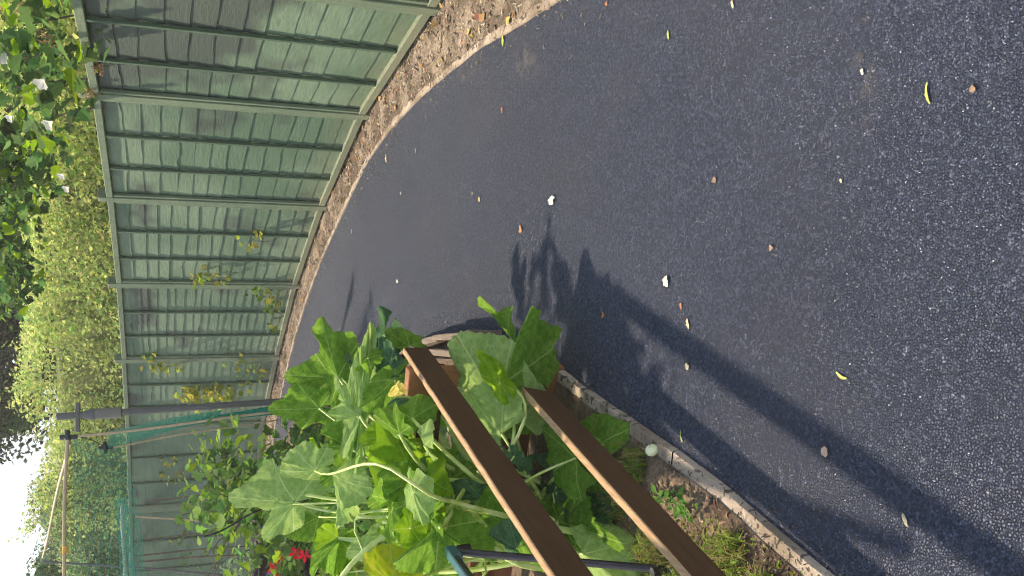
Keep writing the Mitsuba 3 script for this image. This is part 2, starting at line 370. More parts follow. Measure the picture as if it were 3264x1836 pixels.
def chippings(n, y0, y1, seed):
    rng = np.random.default_rng(seed)
    y = y0 + (y1 - y0) * rng.random(n) ** 1.25
    half = 0.46 * y + 0.12
    x = (rng.random(n) * 2 - 1) * half
    ok = np.array([poly.contains(sg.Point(a, b)) for a, b in zip(x, y)]) if n < 3000 else None
    if ok is None:
        import shapely
        ok = shapely.contains_xy(poly.buffer(-0.006), x, y)
    x, y = x[ok], y[ok]
    n = len(x)
    s = 0.0013 + 0.0018 * rng.random(n) ** 1.6
    a = rng.random(n) * 2 * np.pi
    base = np.array([[1, 0, 0], [.55, .8, 0], [-.5, .85, 0], [-1, .1, 0], [-.6, -.75, 0], [.5, -.85, 0], [0.25, .15, .62], [-.35, -.2, .55]])
    fc = np.array([[0, 1, 6], [1, 2, 6], [2, 7, 6], [2, 3, 7], [3, 4, 7], [4, 5, 7], [5, 6, 7], [5, 0, 6]])
    b = base[None] * (1 + 0.25 * rng.normal(size=(n, 8, 3))) * s[:, None, None]
    c, d = np.cos(a)[:, None], np.sin(a)[:, None]
    el = (0.8 + 0.8 * rng.random(n))[:, None]
    bx, by = b[..., 0] * el, b[..., 1]
    w = np.stack([x[:, None] + bx * c - by * d, y[:, None] + bx * d + by * c, b[..., 2] * (0.5 + 0.9 * rng.random(n))[:, None] - 0.0002], -1)
    col = np.array([0.040, 0.047, 0.067])[None] * np.exp(0.42 * rng.normal(size=(n, 1))) * (1 + 0.05 * rng.normal(size=(n, 3)))
    k = rng.random(n) < 0.005
    col[k] = np.array([0.17, 0.175, 0.19]) * (0.6 + 0.7 * rng.random((k.sum(), 1)))
    return trimesh.Trimesh(w.reshape(-1, 3), (fc[None] + (np.arange(n) * 8)[:, None, None]).reshape(-1, 3), process=False), np.repeat(col.clip(0.008, .5), 8, 0)
cm, cc = chippings(115000, 0.9, 6.5, 3)
obj('chipping', cm, 'm_chipping', drive, kind='stuff', color=cc)

def kerb(name, line, width, side, z, seed, unit, label):
    """Concrete edging units laid end to end along the line, with chipped arrises."""
    rng = np.random.default_rng(seed)
    d = np.r_[0, np.cumsum(np.linalg.norm(np.diff(line, axis=0), axis=1))]
    parts, s = [], 0.0
    while s < d[-1] - 0.1:
        e = min(s + unit, d[-1])
        ss = np.linspace(s + 0.001, e - 0.001, 26)
        p = np.stack([np.interp(ss, d, line[:, 0]), np.interp(ss, d, line[:, 1])], 1)
        nr = side_of(p) * side
        w = width
        jig = 0.006 * (meshkit.fbm(np.c_[p * 9, np.full(len(p), seed)], 3, seed) - 0.5)
        jo = 0.008 * (meshkit.fbm(np.c_[p * 12, np.full(len(p), seed + 3)], 3, seed + 1) - 0.5)
        dz = z + 0.006 * (rng.random() - 0.5) + 0.006 * (meshkit.fbm(np.c_[p * 20, np.full(len(p), 5.0)], 3, seed + 2) - 0.5)
        prof = []
        for off, zz in ((jig, -0.06), (jig, dz - 0.006), (jig + 0.005, dz), (w + jo - 0.005, dz), (w + jo, dz - 0.006), (w + jo, -0.06)):
            off = np.broadcast_to(off, len(p)); zz = np.broadcast_to(zz, len(p))
            prof.append(np.c_[p + nr * off[:, None], zz])
        me = grid(np.stack(prof, 1))
        parts.append(me)
        s = e
    k = obj(name, parts[0], 'm_concrete', kind='structure', smooth=40)
    for m in parts[1:]:
        obj('edging_block', m, 'm_concrete', k, smooth=40)
    return k
kerb_right = kerb('kerb', resample(KERB_R, 300), 0.045, 1, 0.010, 4, 0.92, '')
kerb_left = kerb('kerb', resample(KERB_L, 160), 0.054, 1, 0.022, 9, 0.90, '')

# the strip of bark and soil between the path and the fence
K = resample(KERB_R, 420)
Fp = resample(np.vstack([[(2.1, -2.5)], POSTS]), 420)
KO = K + side_of(K) * (0.034 + 0.022 * (meshkit.fbm(np.c_[K * 4, np.zeros(len(K))], 4, 12)[:, None] - .5) * 2)
NB = 26
tt = np.linspace(0, 1, NB) ** 0.9
P = KO[:, None] + (Fp + (Fp - KO) * 0.0 + N([1, 0.6]) * 0.9 - KO)[:, None] * tt[None, :, None]
P3 = np.concatenate([P, np.zeros(P.shape[:2] + (1,))], -1)
P3[..., 2] = 0.012 + 0.05 * tt[None] + 0.035 * (meshkit.fbm(P3 * 5, 4, 3) - 0.5) * np.minimum(1, tt * 8)[None]
bed_r = obj('bark_bed', grid(P3), 'm_bark', smooth=True, kind='structure')

def on_strip(rng, n, lo=0.0, hi=0.55, i0=60, i1=400):
    i = rng.integers(i0, i1, n)
    j = lo + (hi - lo) * rng.random(n)
    a, b = P3[i], None
    idx = np.interp(j, tt, np.arange(NB))
    k = np.floor(idx).astype(int).clip(0, NB - 2)
    fr = (idx - k)[:, None]
    return P3[i, k] * (1 - fr) + P3[i, k + 1] * fr + np.c_[rng.normal(size=(n, 2)) * 0.02, np.zeros(n)]
CHIP = (np.array([[-.5, -.14, 0], [.5, -.10, .04], [.45, .14, 0], [-.42, .12, .05], [0, 0, .16]]), np.array([[0, 1, 4], [1, 2, 4], [2, 3, 4], [3, 0, 4]]))
pos = on_strip(R, 12000)
pos[:, 2] += 0.004
mesh, cols = leaves(pos, 0.010 + 0.038 * R.random(len(pos)) ** 2.5, R, CHIP, up=1.6, cols=tint(R, len(pos), (0.28, 0.22, 0.16), 0.50, (0.50, 0.43, 0.34), 0.22))
obj('bark_chip', mesh, 'm_vcol', bed_r, kind='stuff', color=cols)
pos = on_strip(R, 500)
pos[:, 2] += 0.008
mesh, cols = leaves(pos, 0.03 + 0.03 * R.random(len(pos)), R, LEAF_SIMPLE, up=2.0, cols=tint(R, len(pos), (0.30, 0.17, 0.08), 0.4, (0.50, 0.34, 0.10), 0.3))
obj('leaf_litter', mesh, 'm_vcol', bed_r, kind='stuff', color=cols)

# soil on the planting side
xs = [np.linspace(0, 1, 40)]
LL = resample(np.vstack([LEFT_FAR[::-1], KERB_L + [0, -0.02]]), 380)
KO2 = LL + side_of(LL) * np.where(LL[:, 1:2] < 3.13, 0.044 + 0.016 * (meshkit.fbm(np.c_[LL * 9, np.zeros(len(LL))], 4, 3)[:, None] - .5), 0.0)
far = np.stack([KO2[:, 0] - 4.5, KO2[:, 1] + 0.6], 1)
t2 = np.linspace(0, 1, 60) ** 1.8
Q = KO2[:, None] + (far - KO2)[:, None] * t2[None, :, None]
Q3 = np.concatenate([Q, np.zeros(Q.shape[:2] + (1,))], -1)
Q3[..., 2] = 0.025 + 0.045 * (meshkit.fbm(Q3 * 7, 4, 8) - 0.45) * np.minimum(1, t2 * 12)[None] + 0.02 * np.minimum(1, t2 * 20)[None]
bed_l = obj('soil_bed', grid(Q3), 'm_soil', smooth=True, kind='structure')

def soil_z(x, y):
    q = Q3.reshape(-1, 3)
    from scipy.spatial import cKDTree
    global _tree
    try:
        _tree
    except NameError:
        _tree = cKDTree(q[:, :2])
    return q[_tree.query(np.c_[x, y])[1], 2]

# grass and moss on the soil beside the kerb
def blades(cx, cy, n, spread, h, rng, col):
    a = rng.random(n) * 2 * np.pi
    r = spread * np.sqrt(rng.random(n))
    x, y = cx + r * np.cos(a), cy + r * np.sin(a)
    z = soil_z(x, y)
    hh = h * (0.5 + 0.9 * rng.random(n))
    d = rng.random(n) * 2 * np.pi
    lean = 0.3 + 0.9 * rng.random(n)
    base = np.c_[x, y, z - 0.003]
    dv = np.c_[np.cos(d), np.sin(d), np.zeros(n)]
    sv = np.c_[-np.sin(d), np.cos(d), np.zeros(n)] * (0.0011 + 0.0012 * rng.random(n))[:, None]
    mid = base + dv * (hh * lean * 0.35)[:, None] + [0, 0, 1] * (hh * 0.7)[:, None]
    tip = base + dv * (hh * lean)[:, None] + [0, 0, 1] * (hh * (1.1 - 0.45 * lean))[:, None]
    v = np.stack([base - sv, base + sv, mid + sv * .8, mid - sv * .8, tip], 1).reshape(-1, 3)
    f = (np.array([[0, 1, 2], [0, 2, 3], [3, 2, 4]])[None] + (np.arange(n) * 5)[:, None, None]).reshape(-1, 3)
    return trimesh.Trimesh(v, f, process=False), np.repeat(tint(rng, n, col, 0.3, (0.36, 0.30, 0.13), 0.3), 5, 0)
gm, gc = [], []
for cx, cy, n, sp, h in [(-0.47, 2.66, 60, .05, .035), (-0.535, 2.42, 260, .055, .05), (-0.665, 1.92, 260, .06, .055), (-0.74, 1.78, 420, .07, .055), (-0.80, 1.60, 700, .11, .07),
                         (-0.80, 2.28, 500, .10, .045), (-0.80, 2.05, 800, .12, .045), (-0.66, 2.55, 160, .08, .04), (-0.87, 1.80, 600, .09, .05), (-0.95, 1.3, 700, .16, .06), (-1.0, 2.2, 500, .16, .05)]:
    m, c = blades(cx, cy, n, sp, h, R, (0.22, 0.31, 0.06))
    gm.append(m); gc.append(c)
gk = obj('grass', cat(gm), 'm_foliage', color=np.vstack(gc))
tag(gk, 'short patchy grass on the soil beside the left kerb', 'grass', kind='stuff')
pos = np.c_[-0.82 + 0.13 * R.normal(size=2600), 2.02 + 0.26 * R.normal(size=2600)]
pos = np.c_[pos, soil_z(pos[:, 0], pos[:, 1]) + 0.004 + 0.012 * R.random(2600)]
pos = pos[(pos[:, 0] < -0.60)]
mesh, cols = leaves(pos, 0.006 + 0.009 * R.random(len(pos)), R, LEAF_SIMPLE, up=0.8, cols=tint(R, len(pos), (0.26, 0.34, 0.05), 0.35, (0.40, 0.38, 0.12), 0.2))
mk = obj('moss', mesh, 'm_foliage', color=cols)
tag(mk, 'yellow-green moss and tiny weeds covering the soil under the lower rail', 'moss', kind='stuff')
pos = np.c_[-0.55 - 0.25 * R.random(1500) + 0.2 * (R.random(1500) - .5), 1.5 + 1.5 * R.random(1500)]
import shapely
pos = pos[~shapely.contains_xy(poly.buffer(0.05), pos[:, 0], pos[:, 1])]
pos = np.c_[pos, soil_z(pos[:, 0], pos[:, 1]) + 0.002]
mesh, cols = leaves(pos, 0.006 + 0.022 * R.random(len(pos)) ** 2, R, CHIP, up=1.4, cols=tint(R, len(pos), (0.22, 0.165, 0.115), 0.5, (0.42, 0.33, 0.22), 0.2))
obj('crumb', mesh, 'm_vcol', bed_l, kind='stuff', color=cols)

def along(line, n, lo, hi, i0, i1):
    L_ = resample(line, 600)
    k = R.integers(i0, i1, n)
    o = lo + (hi - lo) * R.random(n) ** 1.6
    return np.c_[L_[k] + side_of(L_)[k] * o[:, None] + .01 * R.normal(size=(n, 2)), np.zeros(n)]
pos = np.vstack([along(KERB_L, 900, .06, -.02, 0, 420) + [0, 0, .026], along(KERB_L, 260, .0, -.16, 0, 420) + [0, 0, .003]])
mesh, cols = leaves(pos, 0.004 + 0.014 * R.random(len(pos)) ** 2.5, R, CHIP, up=1.2, cols=tint(R, len(pos), (0.10, 0.075, 0.052), 0.5, (0.26, 0.20, 0.13), 0.2))
obj('spilled_soil', mesh, 'm_vcol', kerb_left, kind='stuff', color=cols)
pos = np.vstack([along(KERB_R, 1500, .045, -.01, 90, 560) + [0, 0, .013], along(KERB_R, 1300, .0, -.14, 90, 560) + [0, 0, .003]])
mesh, cols = leaves(pos, 0.005 + 0.018 * R.random(len(pos)) ** 3, R, CHIP, up=1.2, cols=tint(R, len(pos), (0.24, 0.18, 0.12), 0.5, (0.46, 0.38, 0.28), 0.3))
obj('spilled_soil', mesh, 'm_vcol', kerb_right, kind='stuff', color=cols)

# little weed with round leaves by the kerb
wk = thing('weed', 'low weed with round fresh green leaves growing beside the left kerb', 'weed')
pos = np.array([(-0.600 + 0.018 * R.normal(), 2.17 + 0.05 * R.normal(), 0.05 + 0.02 * R.random()) for _ in range(46)])
mesh, cols = leaves(pos, 0.026 + 0.012 * R.random(len(pos)), R, LEAF_SIMPLE, up=1.6, cols=tint(R, len(pos), (0.11, 0.24, 0.05), 0.25))
obj('leaf', mesh, 'm_foliage', wk, color=cols, kind='stuff')
obj('stem', cat([tube(spline([(-0.600, 2.17, 0.02), (p[0], p[1], p[2])], 3), 0.001, 4) for p in pos[::4]]), 'm_stalk', wk)

# ------------------------------------------------------------------ fence
fence = thing('fence', 'long green painted overlap panel fence curving along the right side of the path', 'fence')
zhat = np.array([0, 0, 1.0])
COUNTS = [13, 13, 14, 15, 20, 19, 18, 17, 17]
rngf = np.random.default_rng(21)
for i, p in enumerate(POSTS):
    a = POSTS[max(i - 1, 0)]; b = POSTS[min(i + 1, len(POSTS) - 1)]
    ex = np.r_[N(b - a), 0]
    nv = np.array([-ex[1], ex[0], 0])                       # towards the path
    o = np.r_[p, 0]
    top = 1.885 + 0.02 * rngf.random()
    pk = obj('post', rbox(o, ex, nv, zhat, [-.042, -.036, -.3], [.042, .052, top], .004), 'm_trim', fence)
    obj('post_top', rbox(o, ex, nv, zhat, [-.040, -.034, top], [.040, .050, top + .006], .002), 'm_endgrain', pk)
for i in range(len(POSTS) - 1):
    a, b = POSTS[i], POSTS[i + 1]
    ex = np.r_[N(b - a), 0]
    nv = np.array([-ex[1], ex[0], 0])
    Lp = np.linalg.norm(b - a) - 0.088
    o = np.r_[a, 0] + ex * 0.044
    z1 = 1.83 + 0.012 * (rngf.random() - .5)
    pn = obj('panel', rbox(o, ex, nv, zhat, [0, -.022, z1 - .050], [Lp, .046, z1], .004), 'm_trim', fence)
    obj('base_rail', rbox(o, ex, nv, zhat, [0, .010, .050], [Lp, .044, .102], .004), 'm_trim', pn)
    nb = COUNTS[i]
    zz = np.linspace(0.062, z1 - 0.045, nb + 1)
    zz[1:-1] += rngf.normal(size=nb - 1) * 0.010
    for k in range(nb):
        lo, hi = zz[k], zz[k + 1] + 0.022
        if k == nb - 1: hi = zz[k + 1] - 0.006
        ns = 15
        s = np.linspace(0.002, Lp - 0.002, ns)
        wav = 0.034 * (meshkit.fbm(np.c_[s * 2.6, np.full(ns, k * 7.3 + i * 31), np.zeros(ns)], 3, 2) - .5)
        if rngf.random() < 0.6:                            # a notch where a knot ran out
            c0, wd = rngf.random() * Lp, 0.05 + 0.09 * rngf.random()
            wav = wav + (rngf.random() - 0.35) * 0.040 * np.exp(-((s - c0) / wd) ** 2)
        bow = 0.009 * (meshkit.fbm(np.c_[s * 1.9, np.full(ns, k * 3.1 + i), np.ones(ns)], 2, 6) - .5)
        lo_z, hi_z = (lo + wav if k else np.full(ns, lo)), np.full(ns, hi)
        st_ = 0.0 if i < 3 else 0.0035
        pr = [(0.0125 + st_ + bow, lo_z), (0.0045 + .3 * bow, hi_z), (-0.0012 + .3 * bow, hi_z), (0.0065 + st_ + bow, lo_z)]
        sec = np.stack([o + ex * s[:, None] + nv * d[:, None] + zhat * z[:, None] for d, z in pr], 1)
        v = sec.reshape(-1, 3)
        f = []
        for q in range(ns - 1):
            for e in range(4):
                g0, g1 = q * 4 + e, q * 4 + (e + 1) % 4
                f += [(g0, g0 + 4, g1 + 4), (g0, g1 + 4, g1)]
        me = trimesh.Trimesh(v, np.array(f), process=False)
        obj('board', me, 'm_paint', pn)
    for u in (0.019, Lp * 0.335, Lp * 0.668, Lp - 0.019):
        wv = 0.014 if 0.1 < u < Lp - 0.1 else 0.018
        obj('batten', rbox(o, ex, nv, zhat, [u - wv, .0155, .103], [u + wv, .040, z1 - .051], .003), 'm_batten_shade' if 0.1 < u < Lp - 0.1 else 'm_trim', pn)

# ------------------------------------------------------------------ brown timber raised bed
E1, N1 = np.array([0.292, 0.956, 0]), np.array([0.956, -0.292, 0])
E1, N1 = N(E1), N(N1)
C0 = np.array([-0.322, 2.84, 0.0])                          # on the outer face of the rails
frame = thing('raised_bed', 'brown stained timber frame of a raised bed, its two long rails along the left kerb', 'raised bed')
def wav_board(o, a, b, seed):
    m = rbox(o, E1, N1, zhat, a, b, .003)
    m = m.subdivide_to_size(0.06)
    m.vertices += (meshkit.noise(m.vertices * 14, seed)[:, None] - .5) * 0.004 * N1
    return m
obj('rail', wav_board(C0, [-2.25, -.024, .481], [.358, 0, .573], 1), 'm_brown', frame, label='upper rail with its sunlit top edge painted pale')
obj('rail', wav_board(C0, [-2.25, -.026, .168], [.145, 0, .258], 2), 'm_brown', frame, label='lower rail with its sunlit top edge painted pale')
obj('post', rbox(C0, E1, N1, zhat, [.195, -.128, -.1], [.245, -.0265, .588], .003), 'm_orange', frame, label='orange-brown corner post')
obj('post', rbox(C0, E1, N1, zhat, [-2.2, -.128, -.1], [-2.15, -.0265, .57], .003), 'm_orange', frame)
obj('end_board', rbox(C0, E1, N1, zhat, [.246, -1.02, .44], [.268, -.03, .53], .003), 'm_brown', frame)
obj('end_board', rbox(C0, E1, N1, zhat, [.246, -1.02, .08], [.268, -.03, .262], .003), 'm_reddish', frame)
obj('end_board', rbox(C0, E1, N1, zhat, [.150, -.13, .10], [.172, -.0265, .16], .003), 'm_orange', frame)
obj('rail', wav_board(C0, [-2.25, -1.044, .35], [.27, -1.02, .45], 3), 'm_brown', frame)

# weathered low timber edging further along the path
edg = thing('timber_edging', 'weathered grey low timber edging along the left of the path behind the raised bed', 'edging')
for (a, b, z0, z1, th) in [((-0.185, 3.70), (-0.235, 4.28), 0.0, 0.15, .03), ((-0.235, 4.30), (-0.42, 5.55), 0.0, 0.12, .035), ((-0.43, 5.57), (-0.66, 7.10), 0.0, 0.13, .035), ((-0.67, 7.12), (-1.0, 9.0), 0, .13, .035),
                            ((-0.265, 3.60), (-0.30, 4.18), 0.0, 0.19, .03), ((-0.32, 4.2), (-0.50, 5.55), 0.0, 0.20, .03), ((-0.52, 5.57), (-0.74, 7.1), 0.0, 0.20, .03)]:
    a, b = np.array(a), np.array(b)
    ex = np.r_[N(b - a), 0]; ey = np.array([-ex[1], ex[0], 0])
    m = rbox(np.r_[a, 0], ex, ey, zhat, [0, 0, z0 - .05], [np.linalg.norm(b - a), th, z1], .004).subdivide_to_size(0.09)
    m.vertices += (meshkit.noise(m.vertices * 6, 4)[:, None] - .5) * np.array([0.014, 0.006, 0.018])
    obj('board', m, 'm_weathered', edg)

# black tubes with black plastic corner joints, their sheen painted teal, standing inside the bed
st = thing('tube_frame', 'black metal tube frame with corner joints, their sheen painted teal, standing behind the brown rails', 'frame')
A, B = np.array([-0.800, 2.62, 0.560]), np.array([-0.786, 2.20, 0.045])
obj('tube', tube(np.array([A, B]), 0.0115, 12), 'm_tube', st, smooth=40)
D = N([-0.05, -1.0, 0.06])
obj('tube', tube(np.array([A, A + D * 0.9]), 0.0115, 12), 'm_tube', st, smooth=40)
obj('tube', tube(np.array([B, B + D * 0.9]), 0.0115, 12), 'm_tube', st, smooth=40)
for c, s in ((A, 1), (B, -1)):
    ey = N(D); ez = N(A - B - ey * np.dot(A - B, ey)); ex = np.cross(ey, ez)
    j = rbox(c, ex, ey, ez, [-.014, -.016, -.020], [.014, .075, .015], .006)
    obj('corner_joint', j, 'm_teal_sheen', st)
    obj('socket', tube(np.array([c - ez * s * .02, c - ez * s * .06]), 0.0155, 14), 'm_black', st, smooth=40)
obj('slat', rbox(A, ex, ey, ez, [-.026, .02, .0155], [.006, .9, .024], .003), 'm_teal_sheen', st)

# ------------------------------------------------------------------ courgette plants
ROOTS = {'R1': (-0.8, 3.1, 0.06), 'R2': (-0.84, 3.22, 0.06), 'R3': (-0.88, 2.8, 0.05)}
LEAVES = [
    ((-0.313,2.8,0.325),(-0.033,2.78,0.28),(-0.3,-0.4,0.85),0.94,70.2,0.16,'mid','R1',2.84,[(-0.518,2.74,0.32),(-0.4,2.76,0.265)]),
    ((-0.381,2.86,0.323),(-0.157,2.97,0.457),(-0.2,-0.7,0.6),0.85,16.2,0.1,'light','R1',2.84,[(-0.515,2.76,0.311),(-0.443,2.8,0.291)]),
    ((-0.48,2.78,0.34),(-0.341,2.9,0.457),(-0.2,-0.6,0.7),0.9,13.5,0.08,'light','R1',1.75,[(-0.524,2.74,0.321)]),
    ((-0.176,2.98,0.235),(-0.054,3.05,0.334),(0,0.3,0.9),0.9,13.5,0.1,'mid','R1',2.84,[]),
    ((-0.308,2.76,0.355),(-0.201,2.8,0.418),(0.6,-0.6,0.4),0.55,27.0,0.1,'yel','R1',2.84,[]),
    ((-0.549,2.656,0.13),(-0.471,2.793,0.19),(0.1,-0.2,0.95),1.15,-8.1,0.05,'mid','R1',2.84,[(-0.62,2.72,0.262)]),
    ((-0.557,2.707,0.1),(-0.437,2.495,0.06),(0.1,-0.2,0.95),0.8,10.8,0.1,'mid','R1',1.75,[]),
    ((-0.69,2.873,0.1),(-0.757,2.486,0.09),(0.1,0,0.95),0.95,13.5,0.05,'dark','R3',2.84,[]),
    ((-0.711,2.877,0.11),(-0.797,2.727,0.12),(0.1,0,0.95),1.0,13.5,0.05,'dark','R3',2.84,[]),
    ((-0.786,2.792,0.13),(-0.751,2.394,0.12),(0.1,0,0.95),0.55,16.2,0.05,'mid','R3',2.84,[]),
    ((-0.815,2.507,0.17),(-0.847,2.286,0.15),(0.2,-0.1,0.9),0.9,33.8,0.1,'light','R3',2.84,[]),
    ((-0.54,2.7,0.327),(-0.609,2.72,0.262),(0,-0.5,0.8),0.6,13.5,0.1,'dark','R1',2.84,[]),
    ((-0.782,2.668,0.333),(-0.708,2.831,0.411),(-0.1,0,1),1.1,8.1,0.06,'mid','R3',2.84,[]),
    ((-0.798,2.574,0.364),(-0.765,2.632,0.427),(-0.1,0,1),1.3,8.1,0.06,'dark','R3',1.75,[]),
    ((-0.746,2.691,0.576),(-0.827,2.574,0.464),(0.3,-0.1,0.9),0.75,40.5,0.18,'mid','R3',1.75,[(-0.684,2.925,0.445),(-0.681,2.983,0.369)]),
    ((-0.746,2.691,0.576),(-0.812,2.632,0.737),(-0.1,-0.4,0.9),0.8,43.2,0.15,'mid','R3',1.75,[(-0.693,2.925,0.501)]),
    ((-0.914,2.691,0.695),(-0.866,2.808,0.816),(-0.2,-0.4,0.9),0.75,13.5,0.12,'old','R3',2.84,[]),
    ((-0.659,2.983,0.449),(-0.611,3.065,0.554),(-0.1,-0.5,0.8),0.95,16.2,0.08,'mid','R1',2.84,[]),
    ((-0.62,2.983,0.482),(-0.534,3.019,0.511),(0.5,-0.7,0.3),0.5,13.5,0.08,'yel','R1',1.75,[]),
    ((-0.706,2.866,0.548),(-0.636,2.925,0.55),(0,-0.6,0.7),0.8,13.5,0.08,'old','R3',2.84,[]),
    ((-0.785,2.831,0.562),(-0.704,2.866,0.573),(0.2,-0.7,0.6),0.6,13.5,0.08,'yel','R3',2.84,[]),
    ((-0.691,2.808,0.4),(-0.682,2.902,0.506),(-0.1,-0.3,0.9),0.55,16.2,0.08,'dark','R1',2.84,[]),
    ((-0.677,2.987,0.568),(-0.409,3.215,0.649),(0.3,-0.85,0.15),0.62,32.4,0.06,'yel','R1',2.84,[]),
    ((-0.657,3.032,0.561),(-0.744,3.055,0.708),(-0.2,-0.7,0.5),0.85,16.2,0.1,'mid','R1',1.75,[]),
    ((-0.528,3.192,0.61),(-0.56,3.249,0.713),(0.1,-0.8,0.4),0.75,13.5,0.05,'yel','R1',2.84,[]),
    ((-0.696,3.443,0.843),(-0.723,3.534,0.984),(-0.45,-0.25,0.85),0.95,27.0,0.12,'light','R1',2.84,[(-0.711,2.85,0.427),(-0.611,2.622,0.648),(-0.558,2.69,0.723),(-0.564,2.85,0.774),(-0.658,3.192,0.814)]),
    ((-0.711,3.42,0.775),(-0.896,3.26,0.792),(-0.55,-0.35,0.7),0.78,35.1,0.08,'light','R1',1.75,[]),
    ((-0.714,3.42,0.778),(-0.754,3.443,0.83),(0,-0.4,0.9),0.7,6.8,0.1,'mid','R1',1.75,[]),
    ((-0.851,3.622,0.891),(-0.859,3.737,1.114),(-0.35,-0.5,0.8),0.95,29.7,0.14,'light','R1',2.84,[(-0.768,3.105,0.491),(-0.867,3.45,0.707)]),
    ((-0.859,3.622,0.897),(-0.976,3.622,1.014),(-0.3,-0.5,0.8),0.7,21.6,0.14,'light','R1',1.75,[]),
    ((-0.931,3.68,0.788),(-1.011,3.737,0.921),(-0.1,-0.5,0.8),0.8,16.2,0.12,'mid','R1',2.84,[]),
    ((-0.496,3.7,0.788),(-0.507,3.75,0.955),(-0.2,-0.6,0.75),0.92,16.2,0.1,'mid','R2',2.84,[]),
    ((-0.378,3.75,0.73),(-0.37,3.8,0.898),(-0.1,-0.6,0.75),0.95,16.2,0.1,'mid','R2',2.84,[]),
    ((-0.363,3.6,0.731),(-0.155,3.62,0.802),(-0.1,-0.75,0.6),0.8,29.7,0.12,'mid','R2',2.84,[]),
    ((-0.341,3.62,0.734),(-0.207,3.62,0.726),(0.6,-0.5,0.6),0.7,21.6,0.1,'dark','R2',1.75,[]),
    ((-0.294,3.62,0.7),(-0.253,3.64,0.68),(0.3,-0.5,0.8),0.9,13.5,0.1,'mid','R2',2.84,[]),
    ((-0.484,3.35,0.692),(-0.14,3.45,0.619),(-0.75,-0.6,0.2),0.3,40.5,0.1,'light','R2',2.84,[(-0.543,3.3,0.651)]),
    ((-0.271,3.4,0.655),(-0.191,3.45,0.583),(0.2,-0.5,0.8),0.8,21.6,0.1,'mid','R2',2.84,[]),
    ((-0.484,3.35,0.692),(-0.49,3.4,0.837),(-0.4,-0.5,0.75),0.42,32.4,0.1,'light','R2',1.75,[]),
    ((-0.46,3.37,0.727),(-0.347,3.4,0.788),(-0.7,-0.6,0.3),0.32,27.0,0.1,'light','R2',1.75,[]),
    ((-0.334,3.38,0.602),(-0.17,3.432,0.629),(0.15,-0.35,0.92),0.95,13.5,0.1,'dark','R2',2.84,[]),
    ((-0.333,3.328,0.608),(-0.229,3.38,0.541),(0.2,-0.3,0.92),0.85,10.8,0.1,'dark','R2',1.75,[]),
    ((-0.233,3.484,0.471),(-0.178,3.536,0.562),(0,-0.4,0.9),0.8,13.5,0.1,'mid','R2',2.84,[]),
    ((-0.363,3.432,0.59),(-0.412,3.484,0.687),(-0.1,-0.75,0.6),0.85,13.5,0.08,'yel','R2',2.84,[]),
    ((-0.344,3.276,0.581),(-0.444,3.276,0.699),(-0.2,-0.6,0.75),0.85,18.9,0.1,'mid','R2',2.84,[]),
    ((-0.378,3.172,0.521),(-0.434,3.224,0.618),(0,-0.4,0.9),0.75,13.5,0.1,'dark','R2',2.84,[]),
    ((-0.44,3.744,0.572),(-0.268,3.796,0.593),(0.1,-0.6,0.7),0.6,16.2,0.1,'dark','R2',2.84,[]),
    ((-0.623,3.528,0.706),(-0.576,3.584,0.805),(-0.2,-0.55,0.8),1.1,18.9,0.12,'mid','R1',2.84,[(-0.655,3.304,0.619)]),
    ((-0.619,3.528,0.701),(-0.551,3.64,0.629),(0.1,-0.6,0.75),0.85,13.5,0.1,'yel','R1',1.75,[]),
    ((-0.628,3.528,0.695),(-0.684,3.494,0.805),(-0.1,-0.55,0.8),0.9,18.9,0.12,'mid','R1',1.75,[]),
    ((-0.626,3.494,0.695),(-0.68,3.45,0.691),(0.1,-0.55,0.8),0.9,18.9,0.12,'mid','R1',1.75,[]),
    ((-0.693,3.696,0.799),(-0.612,3.752,0.828),(-0.6,-0.5,0.5),0.45,18.9,0.12,'yel','R1',2.84,[]),
    ((-0.942,3.393,0.76),(-0.972,3.393,0.858),(-0.1,-0.7,0.65),1.05,16.2,0.12,'yel','R3',1.75,[]),
    ((-0.945,3.393,0.76),(-1.015,3.277,0.879),(-0.1,-0.7,0.65),0.7,16.2,0.12,'mid','R3',1.75,[]),
    ((-0.948,3.393,0.757),(-1.047,3.22,0.821),(0.1,-0.7,0.65),0.55,16.2,0.12,'yel','R3',1.75,[]),
    ((-0.943,3.393,0.754),(-0.914,3.393,0.712),(0.2,-0.7,0.65),0.8,16.2,0.12,'mid','R3',1.75,[]),
    ((-0.929,3.162,0.717),(-0.96,3.197,0.772),(-0.1,-0.5,0.85),1.0,18.9,0.12,'light','R3',2.84,[(-0.738,2.932,0.532),(-0.786,3.105,0.628),(-0.816,3.197,0.725)]),
    ((-1.04,3.277,0.756),(-1.004,3.335,0.755),(0,-0.7,0.6),1.1,10.8,0.1,'mid','R3',2.84,[]),
    ((-0.84,2.875,0.656),(-0.865,2.783,0.634),(0.1,-0.6,0.7),0.8,13.5,0.1,'yel','R3',2.84,[]),
    ((-0.91,2.99,0.661),(-0.901,3.047,0.71),(0,-0.4,0.9),0.9,13.5,0.1,'dark','R3',2.84,[]),
    ((-0.798,3.013,0.629),(-0.831,2.967,0.661),(-0.3,-0.6,0.7),0.5,13.5,0.1,'light','R3',2.84,[]),
]
